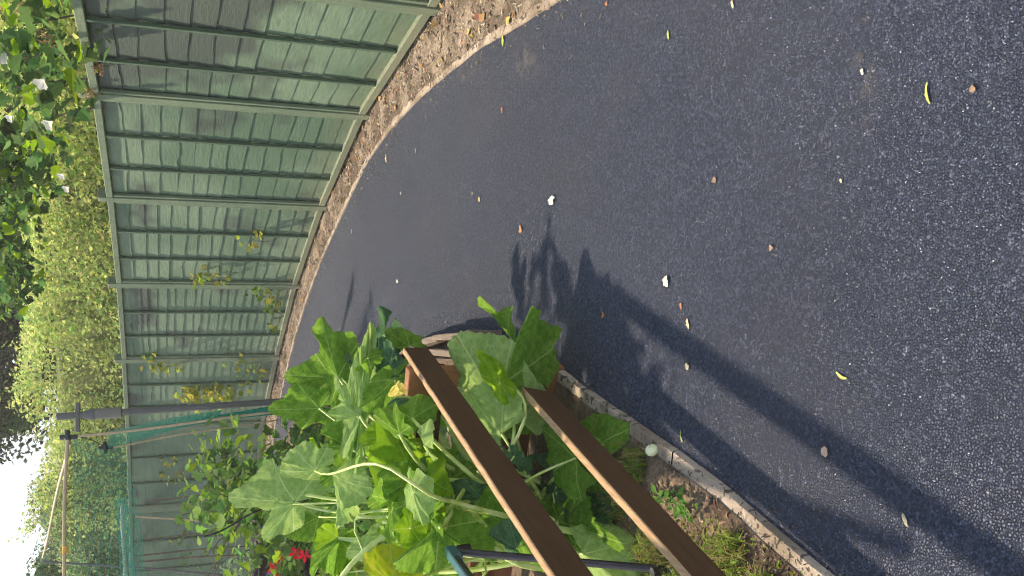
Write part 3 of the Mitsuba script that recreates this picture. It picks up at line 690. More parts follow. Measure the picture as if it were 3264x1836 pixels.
STEMS = [
    ([(-0.803,2.964,0.256),(-0.758,3.055,0.418),(-0.803,3.135,0.585),(-0.809,3.169,0.731)],0.007),
    ([(-0.785,2.964,0.301),(-0.751,2.987,0.454),(-0.783,2.987,0.566),(-0.801,3.032,0.677)],0.006),
    ([(-0.785,2.964,0.301),(-0.757,2.964,0.489),(-0.826,2.987,0.649)],0.007),
    ([(-0.787,2.964,0.286),(-0.742,2.941,0.524),(-0.797,2.964,0.628)],0.006),
    ([(-0.766,2.907,0.293),(-0.712,2.907,0.555),(-0.813,2.85,0.592)],0.009),
    ([(-0.839,3.032,0.645),(-0.989,3.078,0.805)],0.01),
    ([(-0.761,2.85,0.271),(-0.673,2.941,0.354),(-0.674,2.85,0.448),(-0.727,2.622,0.596)],0.007),
    ([(-0.707,2.987,0.294),(-0.668,3.055,0.36),(-0.62,3.169,0.429),(-0.537,3.363,0.491)],0.009),
    ([(-0.731,2.964,0.287),(-0.678,3.032,0.352),(-0.582,3.192,0.408),(-0.397,3.477,0.487)],0.012),
    ([(-0.697,3.032,0.277),(-0.595,3.169,0.353),(-0.512,3.306,0.366)],0.01),
    ([(-0.72,3.01,0.278),(-0.629,3.124,0.383),(-0.561,3.26,0.449),(-0.529,3.306,0.475)],0.01),
    ([(-0.712,3.01,0.3),(-0.639,3.146,0.406),(-0.604,3.306,0.49)],0.01),
    ([(-0.769,2.679,0.45),(-0.711,2.793,0.487),(-0.737,2.645,0.572)],0.008),
    ([(-0.791,2.736,0.437),(-0.768,2.736,0.484),(-0.777,2.713,0.524)],0.009),
    ([(-0.787,2.907,0.278),(-0.777,2.759,0.437),(-0.775,2.679,0.516)],0.012),
    ([(-0.673,3.01,0.561),(-0.749,3.306,0.663),(-0.714,3.42,0.772)],0.007),
    ([(-0.707,3.01,0.561),(-0.756,3.306,0.663),(-0.721,3.42,0.766)],0.009),
    ([(-0.738,3.032,0.483),(-0.797,3.306,0.647),(-0.804,3.534,0.861)],0.007),
]
FALLEN = [
    (0.334,3.154,0.0175,0.0245,'white',80),
    (0.023,2.312,0.0177,0.015,'cream',60),
    (-0.096,2.194,0.0158,0.0066,'tan',70),
    (0.242,3.479,0.0152,0.0152,'orange',20),
    (-0.087,2.718,0.0093,0.0093,'orange',10),
    (1.083,3.714,0.027,0.0104,'lime',85),
    (0.384,1.348,0.0219,0.004,'blade',80),
    (-0.186,1.577,0.017,0.0043,'blade',20),
    (0.749,2.317,0.0156,0.0057,'lime',80),
    (0.858,5.932,0.0342,0.0125,'tan',80),
    (0.413,4.009,0.0129,0.0108,'ochre',30),
    (0.295,2.069,0.0089,0.0089,'brown',50),
    (0.103,1.823,0.0081,0.007,'brown',0),
    (-0.357,1.625,0.0131,0.0088,'twotone',80),
    (-0.216,2.194,0.0118,0.0092,'husk',50),
    (0.034,5.59,0.0146,0.0117,'white',20),
    (0.778,3.716,0.0143,0.0082,'orange',80),
    (0.465,1.522,0.0075,0.0043,'cream',70),
    (-0.417,2.225,0.0174,0.004,'blade',75),
    (-0.047,2.232,0.0106,0.0053,'rust',80),
    (0.431,7.099,0.022,0.011,'tan',70),
    (0.451,4.115,0.0088,0.0066,'tan',60),
    (0.802,5.176,0.0137,0.0082,'lime',80),
    (0.372,1.24,0.0077,0.0067,'brown',40),
    (-0.453,1.391,0.0142,0.0051,'husk',60),
    (0.745,1.995,0.0128,0.0051,'tan',70),
    (0.957,2.718,0.0081,0.0065,'orange',80),
    (0.241,1.583,0.0054,0.0032,'tan',60),
    (0.583,5.521,0.0116,0.0087,'white',50),
]


def leaf_mesh(J, Tp, nh, w, fold, droop, seed, nphi=90, nr=11, span=2.84):
    J, Tp = np.array(J), np.array(Tp)
    L = np.linalg.norm(Tp - J)
    y = (Tp - J) / L
    z = np.array(nh, float); z -= y * np.dot(z, y); z /= np.linalg.norm(z)
    x = np.cross(y, z)
    rng = np.random.default_rng(seed)
    phi = np.linspace(-span, span, nphi)
    a = np.abs(phi)
    ripple = np.array([np.interp(phi, np.linspace(-math.pi, math.pi, 9), 1 + 0.10 * rng.normal(size=9))])[0]
    lob = 0.5 + 0.5 * np.cos(phi * 2 * math.pi / 1.05)
    depth = 0.07 + 0.11 * rng.random()
    saw = 1 + 0.032 * ((phi * 46 / math.pi) % 1.0 - 0.5) + 0.02 * np.cos(phi * 61)
    r = (1 - 0.34 * (a / math.pi) ** 1.3) * (1 - depth * (1 - lob) ** 1.4) * ripple * saw
    r *= np.where(a > 2.5, np.interp(a, [2.5, math.pi], [1, .75]), 1)
    t = np.linspace(0.02, 1, nr) ** 0.85
    if span < 2:
        r = r * np.interp(a, [span - .5, span - .12, span], [1, .92, .72])
    u = r[:, None] * t[None] * np.sin(phi)[:, None]
    v = r[:, None] * t[None] * np.cos(phi)[:, None]
    s = w / 1.35
    X, Y = u * s * L, v * L
    q = t[None] ** 2
    wave = np.interp(phi, np.linspace(-math.pi, math.pi, 25), rng.normal(size=25))[:, None]
    Z = L * (-0.022 * np.cos(phi * 2 * math.pi / 1.05)[:, None] * t[None] + 0.115 * wave * q * t[None])
    Z = Z - droop * (X ** 2 * 1.2 + Y ** 2) / L * (0.7 + 0.6 * rng.random())
    Z = Z + 0.018 * L * (meshkit.noise(np.stack([u * 12, v * 12, np.full_like(u, seed)], -1), 3) - .5) * 2
    fl, fr = math.radians(fold * (0.8 + 0.4 * rng.random())), math.radians(fold * (0.8 + 0.4 * rng.random()))
    ang = np.where(X < 0, fl, fr)
    Z = Z - np.abs(X) * np.sin(ang)
    X = X * np.cos(ang)
    P = J + X[..., None] * x + Y[..., None] * y + Z[..., None] * z
    me = grid(P)
    uv = np.stack([u + 4.0, v + 4.0], -1).reshape(-1, 2)
    return me, uv

plants = {}
plants['R1'] = thing('courgette_plant', 'large courgette plant with pale stalks arching over and between the brown rails', 'vegetable plant')
plants['R2'] = thing('courgette_plant', 'courgette plant at the far end of the raised bed leaning over the path', 'vegetable plant')
plants['R3'] = thing('courgette_plant', 'courgette plant nearest the camera, its dark low leaves under the rails', 'vegetable plant')
for i, (J, Tp, nh, w, fold, droop, kind, root, span, mids) in enumerate(LEAVES):
    me, uv = leaf_mesh(J, Tp, nh, w, fold, droop, 100 + i, span=span)
    lk = obj('leaf', me, 'm_leaf_' + kind, plants[root], smooth=True, uv=uv)
    r0 = np.array(ROOTS[root]) + 0.04 * np.array([math.cos(i * 2.4), math.sin(i * 2.4), 0])
    J = np.array(J); L = np.linalg.norm(np.array(Tp) - J)
    if not mids:
        m1 = r0 + (J - r0) * 0.55 + np.array([0, 0, 0.10 * min(1, max(0, J[2]) / .5)])
        mids = [m1]
    path = spline([r0] + [np.array(m) for m in mids] + [J], 18)
    rad = np.linspace(1.0, 0.55, 18) * (0.0035 + 0.020 * min(L, .28))
    obj('stalk', tube(path, rad, 8), 'm_stalk', lk, smooth=True)
for p, r in STEMS:
    q = spline([ROOTS['R3'] if p[0][1] < 3.0 else ROOTS['R1']] + list(p), 16)
    obj('stem', tube(q, np.linspace(1.3, .95, 16) * r, 8), 'm_stalk', plants['R3' if p[0][1] < 3.0 else 'R1'], smooth=True)
rl = np.random.default_rng(77)
for i in range(40):                                         # leaves inside and behind the clump
    root = ('R1', 'R2')[i % 2]
    cx, cy = ((-0.98, 3.45), (-0.70, 3.80))[i % 2]
    J = np.array([cx + 0.20 * rl.normal(), cy + 0.20 * rl.normal(), 0.22 + 0.30 * rl.random()])
    if np.dot(J - C0, N1) > -0.14 or J[2] < .1:
        J = J - N1 * (0.16 + np.dot(J - C0, N1)) if np.dot(J - C0, N1) > -0.14 else J
    d = N([rl.normal(), rl.normal(), 0.25 * rl.normal()])
    if np.dot(d, N1) > 0: d = d - 2 * np.dot(d, N1) * N1 if np.dot(J - C0, N1) > -.35 else d
    L = 0.10 + 0.10 * rl.random()
    me, uv = leaf_mesh(J, J + d * L, (0.2 * rl.normal(), -.3 + 0.2 * rl.normal(), 1), 1.0, 10, .12, 300 + i, 60, 6)
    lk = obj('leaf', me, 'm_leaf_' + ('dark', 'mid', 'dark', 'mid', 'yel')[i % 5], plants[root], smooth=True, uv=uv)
    r0 = np.array(ROOTS[root])
    obj('stalk', tube(spline([r0, r0 + (J - r0) * .6 + [0, 0, .05], J], 10), 0.005, 6), 'm_stalk', lk, smooth=True)
for i in range(54):                                         # many pale stalks rising out of the crowns
    root = ('R1', 'R3', 'R1')[i % 3]
    r0 = np.array(ROOTS[root]) + 0.05 * np.array([rl.normal(), rl.normal(), 0])
    e = np.array([-0.76 + 0.13 * rl.normal(), 3.02 + 0.20 * rl.normal(), (0.54 + 0.13 * rl.random()) if i % 2 else (0.32 + 0.12 * rl.random())])
    m = r0 + (e - r0) * 0.5 + np.array([0.03 * rl.normal(), 0.03 * rl.normal(), 0.09])
    rd = 0.0050 + 0.0045 * rl.random()
    sk = obj('stem', tube(spline([r0, m, e], 12), np.linspace(1.3, .7 if i % 2 else .35, 12) * rd, 7), 'm_stalk', plants[root], smooth=True)
    if i % 2:                                               # half of them carry a young leaf
        d = N([-0.5 + .6 * rl.normal(), 0.3 + .6 * rl.normal(), 0.3 * rl.normal()])
        me, uv = leaf_mesh(e, e + d * (0.07 + 0.08 * rl.random()), (-.3 + .3 * rl.normal(), -.5 + .3 * rl.normal(), 1), .9, 18, .15, 500 + i, 64, 6)
        obj('leaf', me, 'm_leaf_' + ('mid', 'yel', 'light', 'mid')[(i // 2) % 4], plants[root], smooth=True, uv=uv)
# one yellow flower, seen from the side
fc = np.array([-0.368, 3.00, 0.665])
ms = []
for k in range(5):
    a = k * 2 * math.pi / 5
    ax = N([0.5, -0.5, -0.6]); s1 = N(np.cross(ax, [0, 0, 1])); s2 = np.cross(ax, s1)
    rd = s1 * math.cos(a) + s2 * math.sin(a); tg = np.cross(ax, rd)
    ring = []
    for t in np.linspace(0, 1, 6):
        c = fc + ax * 0.055 * t + rd * (0.005 + 0.018 * t ** 2)
        wd = 0.004 + 0.013 * math.sin(min(1, t * 1.1) * math.pi * .82)
        ring.append([c - tg * wd, c + rd * .004, c + tg * wd])
    ms.append(grid(np.array(ring)))
fk = obj('flower', cat(ms), 'm_petal_yellow', plants['R2'], smooth=True, label='half closed yellow flower beside the corner post')
obj('flower_stalk', tube(spline([ROOTS['R2'], (-.45, 3.1, .42), fc], 10), 0.004, 6), 'm_stalk', fk, smooth=True)
tk = thing('plastic_strip', 'thin turquoise plastic strip among the leaves beside the corner post', 'strip')
obj('strip', tube(np.array([(-0.385, 3.40, 0.665), (-0.37, 3.30, 0.60)]), 0.004, 6), 'm_net', tk)

# ------------------------------------------------------------------ small things on the ground
am = trimesh.creation.icosphere(subdivisions=3, radius=1.0)
v = am.vertices; rr = np.hypot(v[:, 0], v[:, 1])
v[:, 2] = v[:, 2] * 0.86 - 0.22 * np.sign(v[:, 2]) * np.exp(-(rr / .28) ** 2)
am.vertices = v * 0.0195 * (1 + 0.05 * (meshkit.noise(v * 2, 1)[:, None] - .5))
M = trimesh.transformations.rotation_matrix(1.1, [0.3, 1, 0.2]); am.apply_transform(M); am.apply_translation([-0.474, 2.335, 0.034])
ak = thing('apple', 'small pale green windfall apple on the soil beside the kerb', 'apple')
obj('fruit', am, 'm_apple', ak, smooth=True)
obj('stalk', tube(spline([am.vertices.mean(0) + M[:3, 2] * .016, am.vertices.mean(0) + M[:3, 2] * .030 + [0.004, 0, 0]], 4), 0.0012, 5), 'm_wood', ak)
ps = np.array([-0.372, 2.83, 0.018])
pm = trimesh.creation.icosphere(subdivisions=2, radius=.014); pm.vertices = pm.vertices * [1.3, .8, .6] * (1 + .25 * (meshkit.noise(pm.vertices * 120, 2)[:, None] - .5)) + ps
tag(obj('pebble', pm, 'm_bit_tan', smooth=True), 'pale tan pebble on the soil near the far end of the left kerb', 'pebble')

def flat_bit(x, y, a, b, kind, ang, seed):
    rng = np.random.default_rng(seed)
    th = math.radians(ang)
    # in the picture x runs towards the camera and y to the left
    d = np.array([-math.sin(th), -math.cos(th)]); s = np.array([-d[1], d[0]])
    n = 9
    t = np.linspace(-1, 1, n)
    if kind in ('blade',):
        wd = b * (1 - 0.55 * np.abs(t)); cv = 0.25 * a * t ** 2
    else:
        wd = b * np.sqrt(np.clip(1 - t ** 2, 0, 1)) ** 0.8 * (1 - 0.25 * t) * (1 + 0.12 * rng.normal(size=n)); cv = 0.08 * a * t ** 2
    rows = []
    for k in range(n):
        c = np.array([x, y]) + d * a * t[k] + s * cv[k]
        lift = 0.0035 + 0.25 * b * (0.4 + 0.6 * t[k] ** 2) * rng.random()
        rows.append([[*(c - s * wd[k]), lift + .4 * wd[k] * rng.random()], [*c, 0.003 + 0.3 * lift], [*(c + s * wd[k]), lift + .5 * wd[k] * rng.random()]])
    return grid(np.array(rows))
BIT = {'white': 'white curled', 'cream': 'cream coloured', 'tan': 'tan', 'orange': 'orange-brown', 'lime': 'bright lime green', 'blade': 'yellow-green blade-like', 'ochre': 'ochre',
       'brown': 'dull brown', 'twotone': 'pale and brown', 'husk': 'papery grey-green', 'rust': 'dark rust'}
FL = {0: 'white curled fallen leaf in the middle of the path, largest of the white ones', 1: 'round cream fallen leaf on the path beside the rail shadows', 2: 'pointed tan fallen leaf beside the upper edge of the rail shadow', 3: 'curled orange-brown leaf scrap alone in mid path',
      4: 'orange-brown scrap between the two rail shadows', 5: 'lime green leaf on the asphalt close to the right kerb', 6: 'long yellow-green grass blade on the near right asphalt', 7: 'curved yellow-green grass blade above the rail shadow', 8: 'small lime green leaf far right of mid path',
      9: 'slim tan leaf on the far asphalt near the fence side kerb', 13: 'pale and brown leaf pair lying in the rail shadow', 14: 'papery grey-green husk between the rail shadows', 18: 'thin green blade on the asphalt right beside the left kerb', 24: 'papery husk on the asphalt in the near left corner',
      23: 'dull brown leaf near the long grass blade', 11: 'dull brown crumpled leaf right of the round cream one', 12: 'flat brown leaf scrap left of centre on the near asphalt'}
for i, (x, y, a, b, kind, ang) in enumerate(FALLEN):
    k = obj('fallen_leaf', flat_bit(x, y, a, b, kind, ang, i), 'm_bit_' + kind, smooth=True)
    if i in FL: tag(k, FL[i], 'leaf')
    else: tag(k, 'tiny dry leaf fragment on the dark asphalt', 'leaf', 'tiny leaf fragments on the asphalt')
dm = flat_bit(-0.812, 2.49, 0.035, 0.030, 'tan', 40, 91); dm.apply_translation([0, 0, .035])
tag(obj('fallen_leaf', dm, 'm_bit_tan', smooth=True), 'large curled tan dead leaf standing on the moss between the two brown rails', 'leaf')

# ------------------------------------------------------------------ pole, cane cage with net
pole = thing('pole', 'dark grey plastic pole with a paler sleeve and short cross arm at its top', 'pole')
p0, p1 = np.array([-1.005, 8.2, -0.2]), np.array([-1.083, 8.2, 2.10])
at = lambda z: p0 + (p1 - p0) * (z + .2) / 2.30
ax = N(p1 - p0)
obj('shaft', tube(np.array([at(-.2), at(1.71)]), 0.029, 16), 'm_pole', pole, smooth=40)
obj('sleeve', tube(np.array([at(1.70), at(1.705), at(1.71), at(1.90), at(1.905)]), [.042, .050, .046, .045, .042], 16), 'm_sleeve', pole, smooth=40)
obj('collar', tube(np.array([at(1.902), at(1.91), at(1.935), at(1.975), at(2.0)]), [.045, .050, .048, .032, .028], 16), 'm_pole', pole, smooth=40)
obj('spigot', tube(np.array([at(1.99), at(2.02), at(2.185), at(2.19)]), [.027, .027, .030, .025], 14), 'm_pole', pole, smooth=40)
c = at(2.033)
obj('cross_arm', rbox(c, np.array([1.0, 0, 0]), np.array([0, 1.0, 0]), zhat, [-.135, -.022, -.020], [.105, .022, .018], .006), 'm_pole', pole)
obj('bolt', tube(np.array([c + [0, -.05, 0], c + [0, .05, 0]]), 0.014, 10), 'm_pole', pole, smooth=40)

cage = thing('net_cage', 'bamboo cane cage with green netting beside the grey pole', 'net cage')
def cane(a, b, r=0.009, name='cane'):
    a, b = np.array(a), np.array(b)
    n = max(6, int(np.linalg.norm(b - a) / 0.04))
    t = np.linspace(0, 1, n)
    rad = r * (1 + 0.22 * (np.abs(((t * np.linalg.norm(b - a) / 0.28) % 1) - 0.5) < 0.07)) * (1.1 - .2 * t)
    q = a + (b - a) * t[:, None] + 0.012 * np.stack([np.sin(t * 5), 0 * t, np.sin(t * 3.1 + 1)], 1) * np.sin(t * math.pi)[:, None]
    return tube(q, rad, 8)
CT, CB = np.array([-1.150, 7.5, 2.01]), np.array([-0.985, 7.5, -0.05])
obj('cane', cane(CB, CT, .011), 'm_cane', cage, smooth=True)
HE = np.array([-2.35, 6.8, 2.0])
obj('cane', cane(CT + [0, 0, .03], HE, .012), 'm_cane', cage, smooth=True)
obj('cane', cane((-1.262, 7.55, 1.79), (-1.10, 7.75, 0.35), .006), 'm_cane', cage, smooth=True)
obj('cane', cane(CT + [-.06, .1, .02], (-2.85, 10.5, 2.53), .011), 'm_cane', cage, smooth=True)
obj('cane', cane((-2.89, 10.5, 2.52), (-3.35, 10.5, 0.0), .011), 'm_pole', cage, smooth=True)
obj('rail', cane((-1.90, 8.5, 1.70), (-2.75, 7.6, 1.60), .014), 'm_pale', cage, smooth=True)
def knob(c, s=1.0):
    c = np.array(c)
    m = trimesh.creation.icosphere(subdivisions=2, radius=.026 * s)
    ms = [m]
    for d in ((1, 0, .1), (-1, 0, 0), (0, 0, 1), (0, 0, -1.2), (0, 1, 0)):
        ms.append(tube(np.array([(0, 0, 0), np.array(d) * .05 * s]), .017 * s, 8))
    m = cat(ms); m.apply_translation(c)
    return m
obj('connector', knob(CT + [0, 0, .03], 1.1), 'm_connector', cage, smooth=40)
obj('connector', knob((-1.245, 7.52, 1.785), .9), 'm_connector', cage, smooth=40)
obj('clip', tube(np.array([(-1.86, 7.085, 2.012), (-1.90, 7.06, 2.012)]), 0.021, 10), 'm_amber', cage, smooth=40)
obj('tie', tube(spline([CT, (-1.17, 7.5, 1.90), (-1.24, 7.52, 1.79)], 8), 0.004, 5), 'm_connector', cage)
def net(P00, P10, P11, P01, nu, nv, sag=0.0, seed=0, r=0.0016):
    """A net of thin strands over a patch with four corners."""
    P00, P10, P11, P01 = map(np.array, (P00, P10, P11, P01))
    rng = np.random.default_rng(seed)
    def S(u, v):
        p = (P00 * ((1 - u) * (1 - v))[..., None] + P10 * (u * (1 - v))[..., None] + P11 * (u * v)[..., None] + P01 * ((1 - u) * v)[..., None])
        p = p + 0.03 * (meshkit.fbm(p * 3 + seed, 3, seed) - .5)[..., None]
        p[..., 2] -= sag * 4 * u * (1 - u)
        return p
    ms = []
    for u in np.linspace(0, 1, nu):
        ms.append(tube(S(np.full(14, u), np.linspace(0, 1, 14)), r, 3, False))
    for w in np.linspace(0, 1, nv):
        ms.append(tube(S(np.linspace(0, 1, 14), np.full(14, w)), r, 3, False))
    return cat(ms)
nets = [net(CT, HE, (-2.4, 7.2, 1.62), (-1.25, 7.52, 1.78), 56, 20, .04, 1, .0012),
        net((-1.25, 7.52, 1.78), (-2.75, 7.55, 1.60), (-2.75, 7.55, 1.50), (-1.24, 7.6, 1.66), 70, 10, .06, 2, .0017),
        net((-1.24, 7.5, 1.76), (-1.06, 7.5, 1.0), (-0.98, 7.5, 0.95), (-1.12, 7.5, 1.76), 64, 18, .0, 3, .0019),
        net((-1.07, 7.5, 1.10), (-1.0, 7.5, 0.0), (-0.90, 7.5, 0.0), (-1.05, 7.5, 1.10), 60, 22, .0, 4, .0028),
        net((-1.07, 7.52, 0.95), (-1.0, 7.52, 0.0), (-0.86, 7.46, 0.0), (-1.04, 7.52, 0.95), 60, 26, .0, 5, .0028),
        net((-1.6, 7.3, 1.70), (-2.8, 6.9, 1.64), (-2.8, 6.9, 1.54), (-1.6, 7.3, 1.62), 80, 11, .03, 6, .0017)]
obj('net', cat(nets), 'm_net', cage, kind='stuff')

CANES = [((-2.375, 10, 1.633), (-2.62, 10, 0.2), 'tan'), ((-2.231, 10, 1.495), (-2.19, 10, 0.1), 'brown'), ((-2.406, 10, 1.252), (-2.25, 10, 0.1), 'dark'), ((-2.781, 10, 1.641), (-2.78, 10, 0.0), 'brown'),
         ((-2.699, 9.5, 1.592), (-2.75, 9.5, 0.0), 'brown'), ((-2.62, 10, 1.55), (-2.60, 10, .2), 'dark')]
CL = ['slanting tan cane in front of the far left fence panel', 'upright brown cane tied beside the dark fence post', 'short dark cane right of the slanting tan one', 'upright brown cane left of the slanting cane, nearer the fence', 'leftmost upright brown cane before the far fence', 'thin dark cane between the two upright brown canes']
for i, (a, b, kk) in enumerate(CANES):
    tag(obj('garden_cane', cane(a, b, .008 if kk != 'dark' else .005), 'm_cane' if kk == 'tan' else 'm_wood', smooth=True), CL[i], 'cane')
tag(obj('wire', tube(spline([(-1.583, 6, 1.126), (-1.545, 6, 1.0), (-1.49, 6, .90), (-1.44, 6, 0.4)], 12), .006, 6), 'm_black', smooth=True), 'thin bent black wire rising out of the fruit bush leaves', 'wire')

# ------------------------------------------------------------------ bushes, pots, climbers
def bush(name, label, catg, n, sampler, size, col, seed, shape=LEAF_LOBED, up=0.6, alt=None, p=0.0, stems=(), spread=.3, mat='m_foliage', bias=None):
    rng = np.random.default_rng(seed)
    k = thing(name, label, catg)
    pos = sampler(rng, n)
    mesh, cols = leaves(pos, size * (0.6 + 0.8 * rng.random(len(pos))), rng, shape, up, bias, tint(rng, len(pos), col, spread, alt, p))
    obj('foliage', mesh, mat, k, color=cols, kind='stuff')
    if stems:
        obj('stems', cat([tube(spline(s, 8), np.linspace(1, .5, 8) * r, 6) for s, r in stems]), 'm_wood', k)
    return k

def blob(c, r, rng, n, shell=.6):
    d = rng.normal(size=(n, 3)); d /= np.linalg.norm(d, axis=1, keepdims=True)
    return np.array(c) + d * np.array(r) * (shell + (1 - shell) * rng.random((n, 1)) ** .5)

def fruit(rng, n):
    cl = np.stack([-1.28 - 0.85 * rng.random(42), 6.9 + 1.2 * rng.random(42), 0.35 + 0.72 * rng.random(42) ** 1.2], 1)
    k = rng.integers(0, 42, n)
    return cl[k] + rng.normal(size=(n, 3)) * [.13, .12, .11]
bush('fruit_bush', 'leafy fruit bush with bright lobed leaves under the green net', 'bush', 900, fruit, .090, (0.15, 0.28, 0.075), 31, alt=(0.27, 0.43, 0.03), p=.22,
     stems=[([(-1.9 + .1 * i, 7.4, 0), (-1.8 + .05 * i, 7.4, .5), (-1.55 - .18 * i, 7.2 + .05 * i, 1.05)], .008) for i in range(6)])
def bluish(rng, n):
    return np.stack([-2.75 + .5 * rng.random(n), 7.2 + .8 * rng.random(n), .12 + .42 * rng.random(n)], 1)
bush('herb_bush', 'small greyish green herb with fine leaves at the lower left of the fence', 'bush', 1600, lambda r, n: blob((-3.15, 9.6, .45), (.5, .6, .42), r, n, .3), .05, (0.22, 0.33, 0.19), 32, LEAF_SIMPLE)
bush('ground_cover', 'low bright green leafy plants between the pots and the courgettes', 'plants', 900, lambda r, n: np.stack([-1.25 - 1.1 * r.random(n), 4.6 + 2.2 * r.random(n), .05 + .30 * r.random(n)], 1), .07, (0.16, 0.29, 0.06), 33, alt=(0.22, 0.31, 0.03), p=.2)
bush('border_plants', 'dark leafy border plants behind the courgettes beside the path edging', 'plants', 900, lambda r, n: np.stack([-0.85 - 0.5 * r.random(n) - .25 * (r.random(n)), 4.4 + 3.2 * r.random(n), .05 + .38 * r.random(n)], 1), .075, (0.10, 0.20, 0.05), 34, alt=(0.16, 0.27, 0.03), p=.15)

def pot(c, r0, r1, h):
    prof = [(r0, 0), (r1, h), (r1 * 1.08, h), (r1 * 1.08, h + .02), (r1 * .93, h + .02), (r0 * .9, .03)]
    m = trimesh.creation.revolve(np.array([(0, 0)] + prof + [(0, .03)]), sections=20)
    m.apply_translation(c); return m
def potted(c, s, mat, label, petal, n, seed):
    rng = np.random.default_rng(seed)
    k = thing('flower_pot', label, 'flower pot')
    obj('pot', pot(c, .09 * s, .125 * s, .2 * s), mat, k, smooth=30)
    top = np.array(c) + [0, 0, .24 * s]
    pos = blob(top, (.16 * s, .16 * s, .10 * s), rng, 160, .2)
    mesh, cols = leaves(pos, .05 * s, rng, LEAF_SIMPLE, .6, None, tint(rng, len(pos), (0.10, 0.21, 0.04), .3))
    obj('foliage', mesh, 'm_foliage', k, color=cols, kind='stuff')
    for q in range(n):
        a = rng.random() * 2 * math.pi
        pc = top + [.13 * s * math.cos(a), .13 * s * math.sin(a) - .05, .05 * s + .07 * s * rng.random()]
        ms = []
        for j in range(5):
            b = j * 2 * math.pi / 5 + a
            t1 = np.array([math.cos(b), -.25, math.sin(b)]); t2 = np.array([math.cos(b + .9), -.25, math.sin(b + .9)])
            ms.append(trimesh.Trimesh(np.array([pc, pc + t1 * .030 * s, pc + (t1 + t2) * .028 * s, pc + t2 * .030 * s]), [[0, 1, 2], [0, 2, 3]], process=False))
        obj('flower', cat(ms), petal, k)
potted((-2.33, 7.5, .0), 1.45, 'm_black', 'black flower pot of red flowers at the far left edge of the photo', 'm_petal_red', 7, 41)
potted((-2.22, 7.9, .0), 1.6, 'm_black', 'black flower pot with small blue flowers behind the red ones', 'm_petal_blue', 6, 42)
potted((-1.90, 7.0, .0), 1.2, 'm_terracotta', 'terracotta flower pot half hidden behind the courgette leaves', 'm_petal_red', 2, 43)
tag(obj('plant_bucket', pot((-2.72, 8.9, 0.0), .22, .26, .52), 'm_black', smooth=30), 'large black plastic bucket standing before the fence at the far left', 'bucket')

def fence_pt(i, f, z, off=.06):
    a, b = POSTS[i], POSTS[i + 1]
    e = N(b - a); n = np.array([-e[1], e[0]])
    return np.r_[a + (b - a) * f + n * off, z]
def climber(spots, label, seed, size=.055, col=(0.34, 0.42, 0.09), n=30):
    rng = np.random.default_rng(seed)
    k = thing('climbing_plant', label, 'climbing plant')
    pos, st = [], []
    for (i, f, z, sp) in spots:
        c = fence_pt(i, f, z, .085)
        pos.append(c + rng.normal(size=(n, 3)) * [sp, sp * .6, sp * 1.2])
        st.append(c)
    pos = np.vstack(pos)
    mesh, cols = leaves(pos, size * (.6 + .8 * rng.random(len(pos))), rng, LEAF_LOBED, .4, np.array([-.3, -1.0, 0]), tint(rng, len(pos), col, .25, (0.42, 0.40, 0.07), .25))
    obj('foliage', mesh, 'm_foliage', k, color=cols, kind='stuff')
    obj('stem', cat([tube(spline([np.r_[c[:2], c[2] - .25] + [.03, 0, 0], c + [-.02, 0, -.12], c], 8), .003, 5) for c in st[:1]]), 'm_wood', k)
climber([(3, .33, .62, .05)], 'small yellow-green sprig of climber low on the second full fence panel', 51, .05, n=14)
climber([(3, .80, .95, .05), (3, .88, .80, .05), (3, .84, 1.05, .03)], 'climber with a red stem at mid height beside the third fence post', 52, .05, n=13)
climber([(4, .02, .42, .07), (4, .06, .30, .06), (4, .2, .25, .05), (4, .45, .22, .05)], 'climber trailing low along the foot of the fence past the third post', 53, .05, (0.15, 0.25, 0.05), 16)
climber([(5, .02, 1.40, .06), (4, .97, 1.50, .05), (5, .06, 1.25, .05)], 'climber on the upper part of the fence post left of centre', 54, .06, n=13)
climber([(5, .0, .52, .07), (5, .05, .36, .07), (5, .15, .3, .08)], 'bushy climber low beside the fence post right of the grey pole', 55, .055, (0.2, 0.29, 0.07), 20)
climber([(5, .42, .92, .10), (5, .50, .75, .10), (5, .46, 1.05, .05), (5, .40, .60, .10)], 'dense yellow-green climber on the fence directly right of the grey pole', 56, .075, (0.42, 0.46, 0.08), 40)
climber([(6, .35, 1.30, .06), (6, .55, 1.25, .07), (6, .5, .8, .14), (6, .7, .75, .14)], 'pale climber leaves scattered on the fence behind the net', 57, .06, (0.20, 0.28, 0.08), 16)
climber([(7, .3, 1.1, .08), (7, .55, .9, .1), (7, .7, .6, .15), (7, .2, .5, .2)], 'sparse climber on the far left fence panel among the canes', 58, .055, (0.14, 0.25, 0.07), 15)

# overhanging growth on the right
def fence_at(s):
    d = np.r_[0, np.cumsum(np.linalg.norm(np.diff(POSTS, axis=0), axis=1))]
    return np.stack([np.interp(s, d, POSTS[:, 0]), np.interp(s, d, POSTS[:, 1])], -1)
def overhang(rng, n):
    m = 95
    s = 0.6 + 7.6 * rng.random(m) ** 1.1
    base = fence_at(s)
    top = np.interp(s, [0, 3.2, 4.6, 6.3, 8.2], [3.0, 2.7, 2.75, 2.95, 3.1]); bot = np.interp(s, [0, 2.2, 3.6, 4.5, 6.0, 8.2], [1.60, 1.66, 1.90, 2.05, 2.38, 2.85])
    z = bot + (top - bot) * rng.random(m)
    off = -0.03 + .50 * rng.random(m)
    off[(rng.random(m) < .12) & (s < 3.0)] = -.06
    cl = np.c_[base + np.stack([off, off * .35], -1), z]
    k = rng.integers(0, m, n)
    return cl[k] + rng.normal(size=(n, 3)) * [.09, .16, .10]
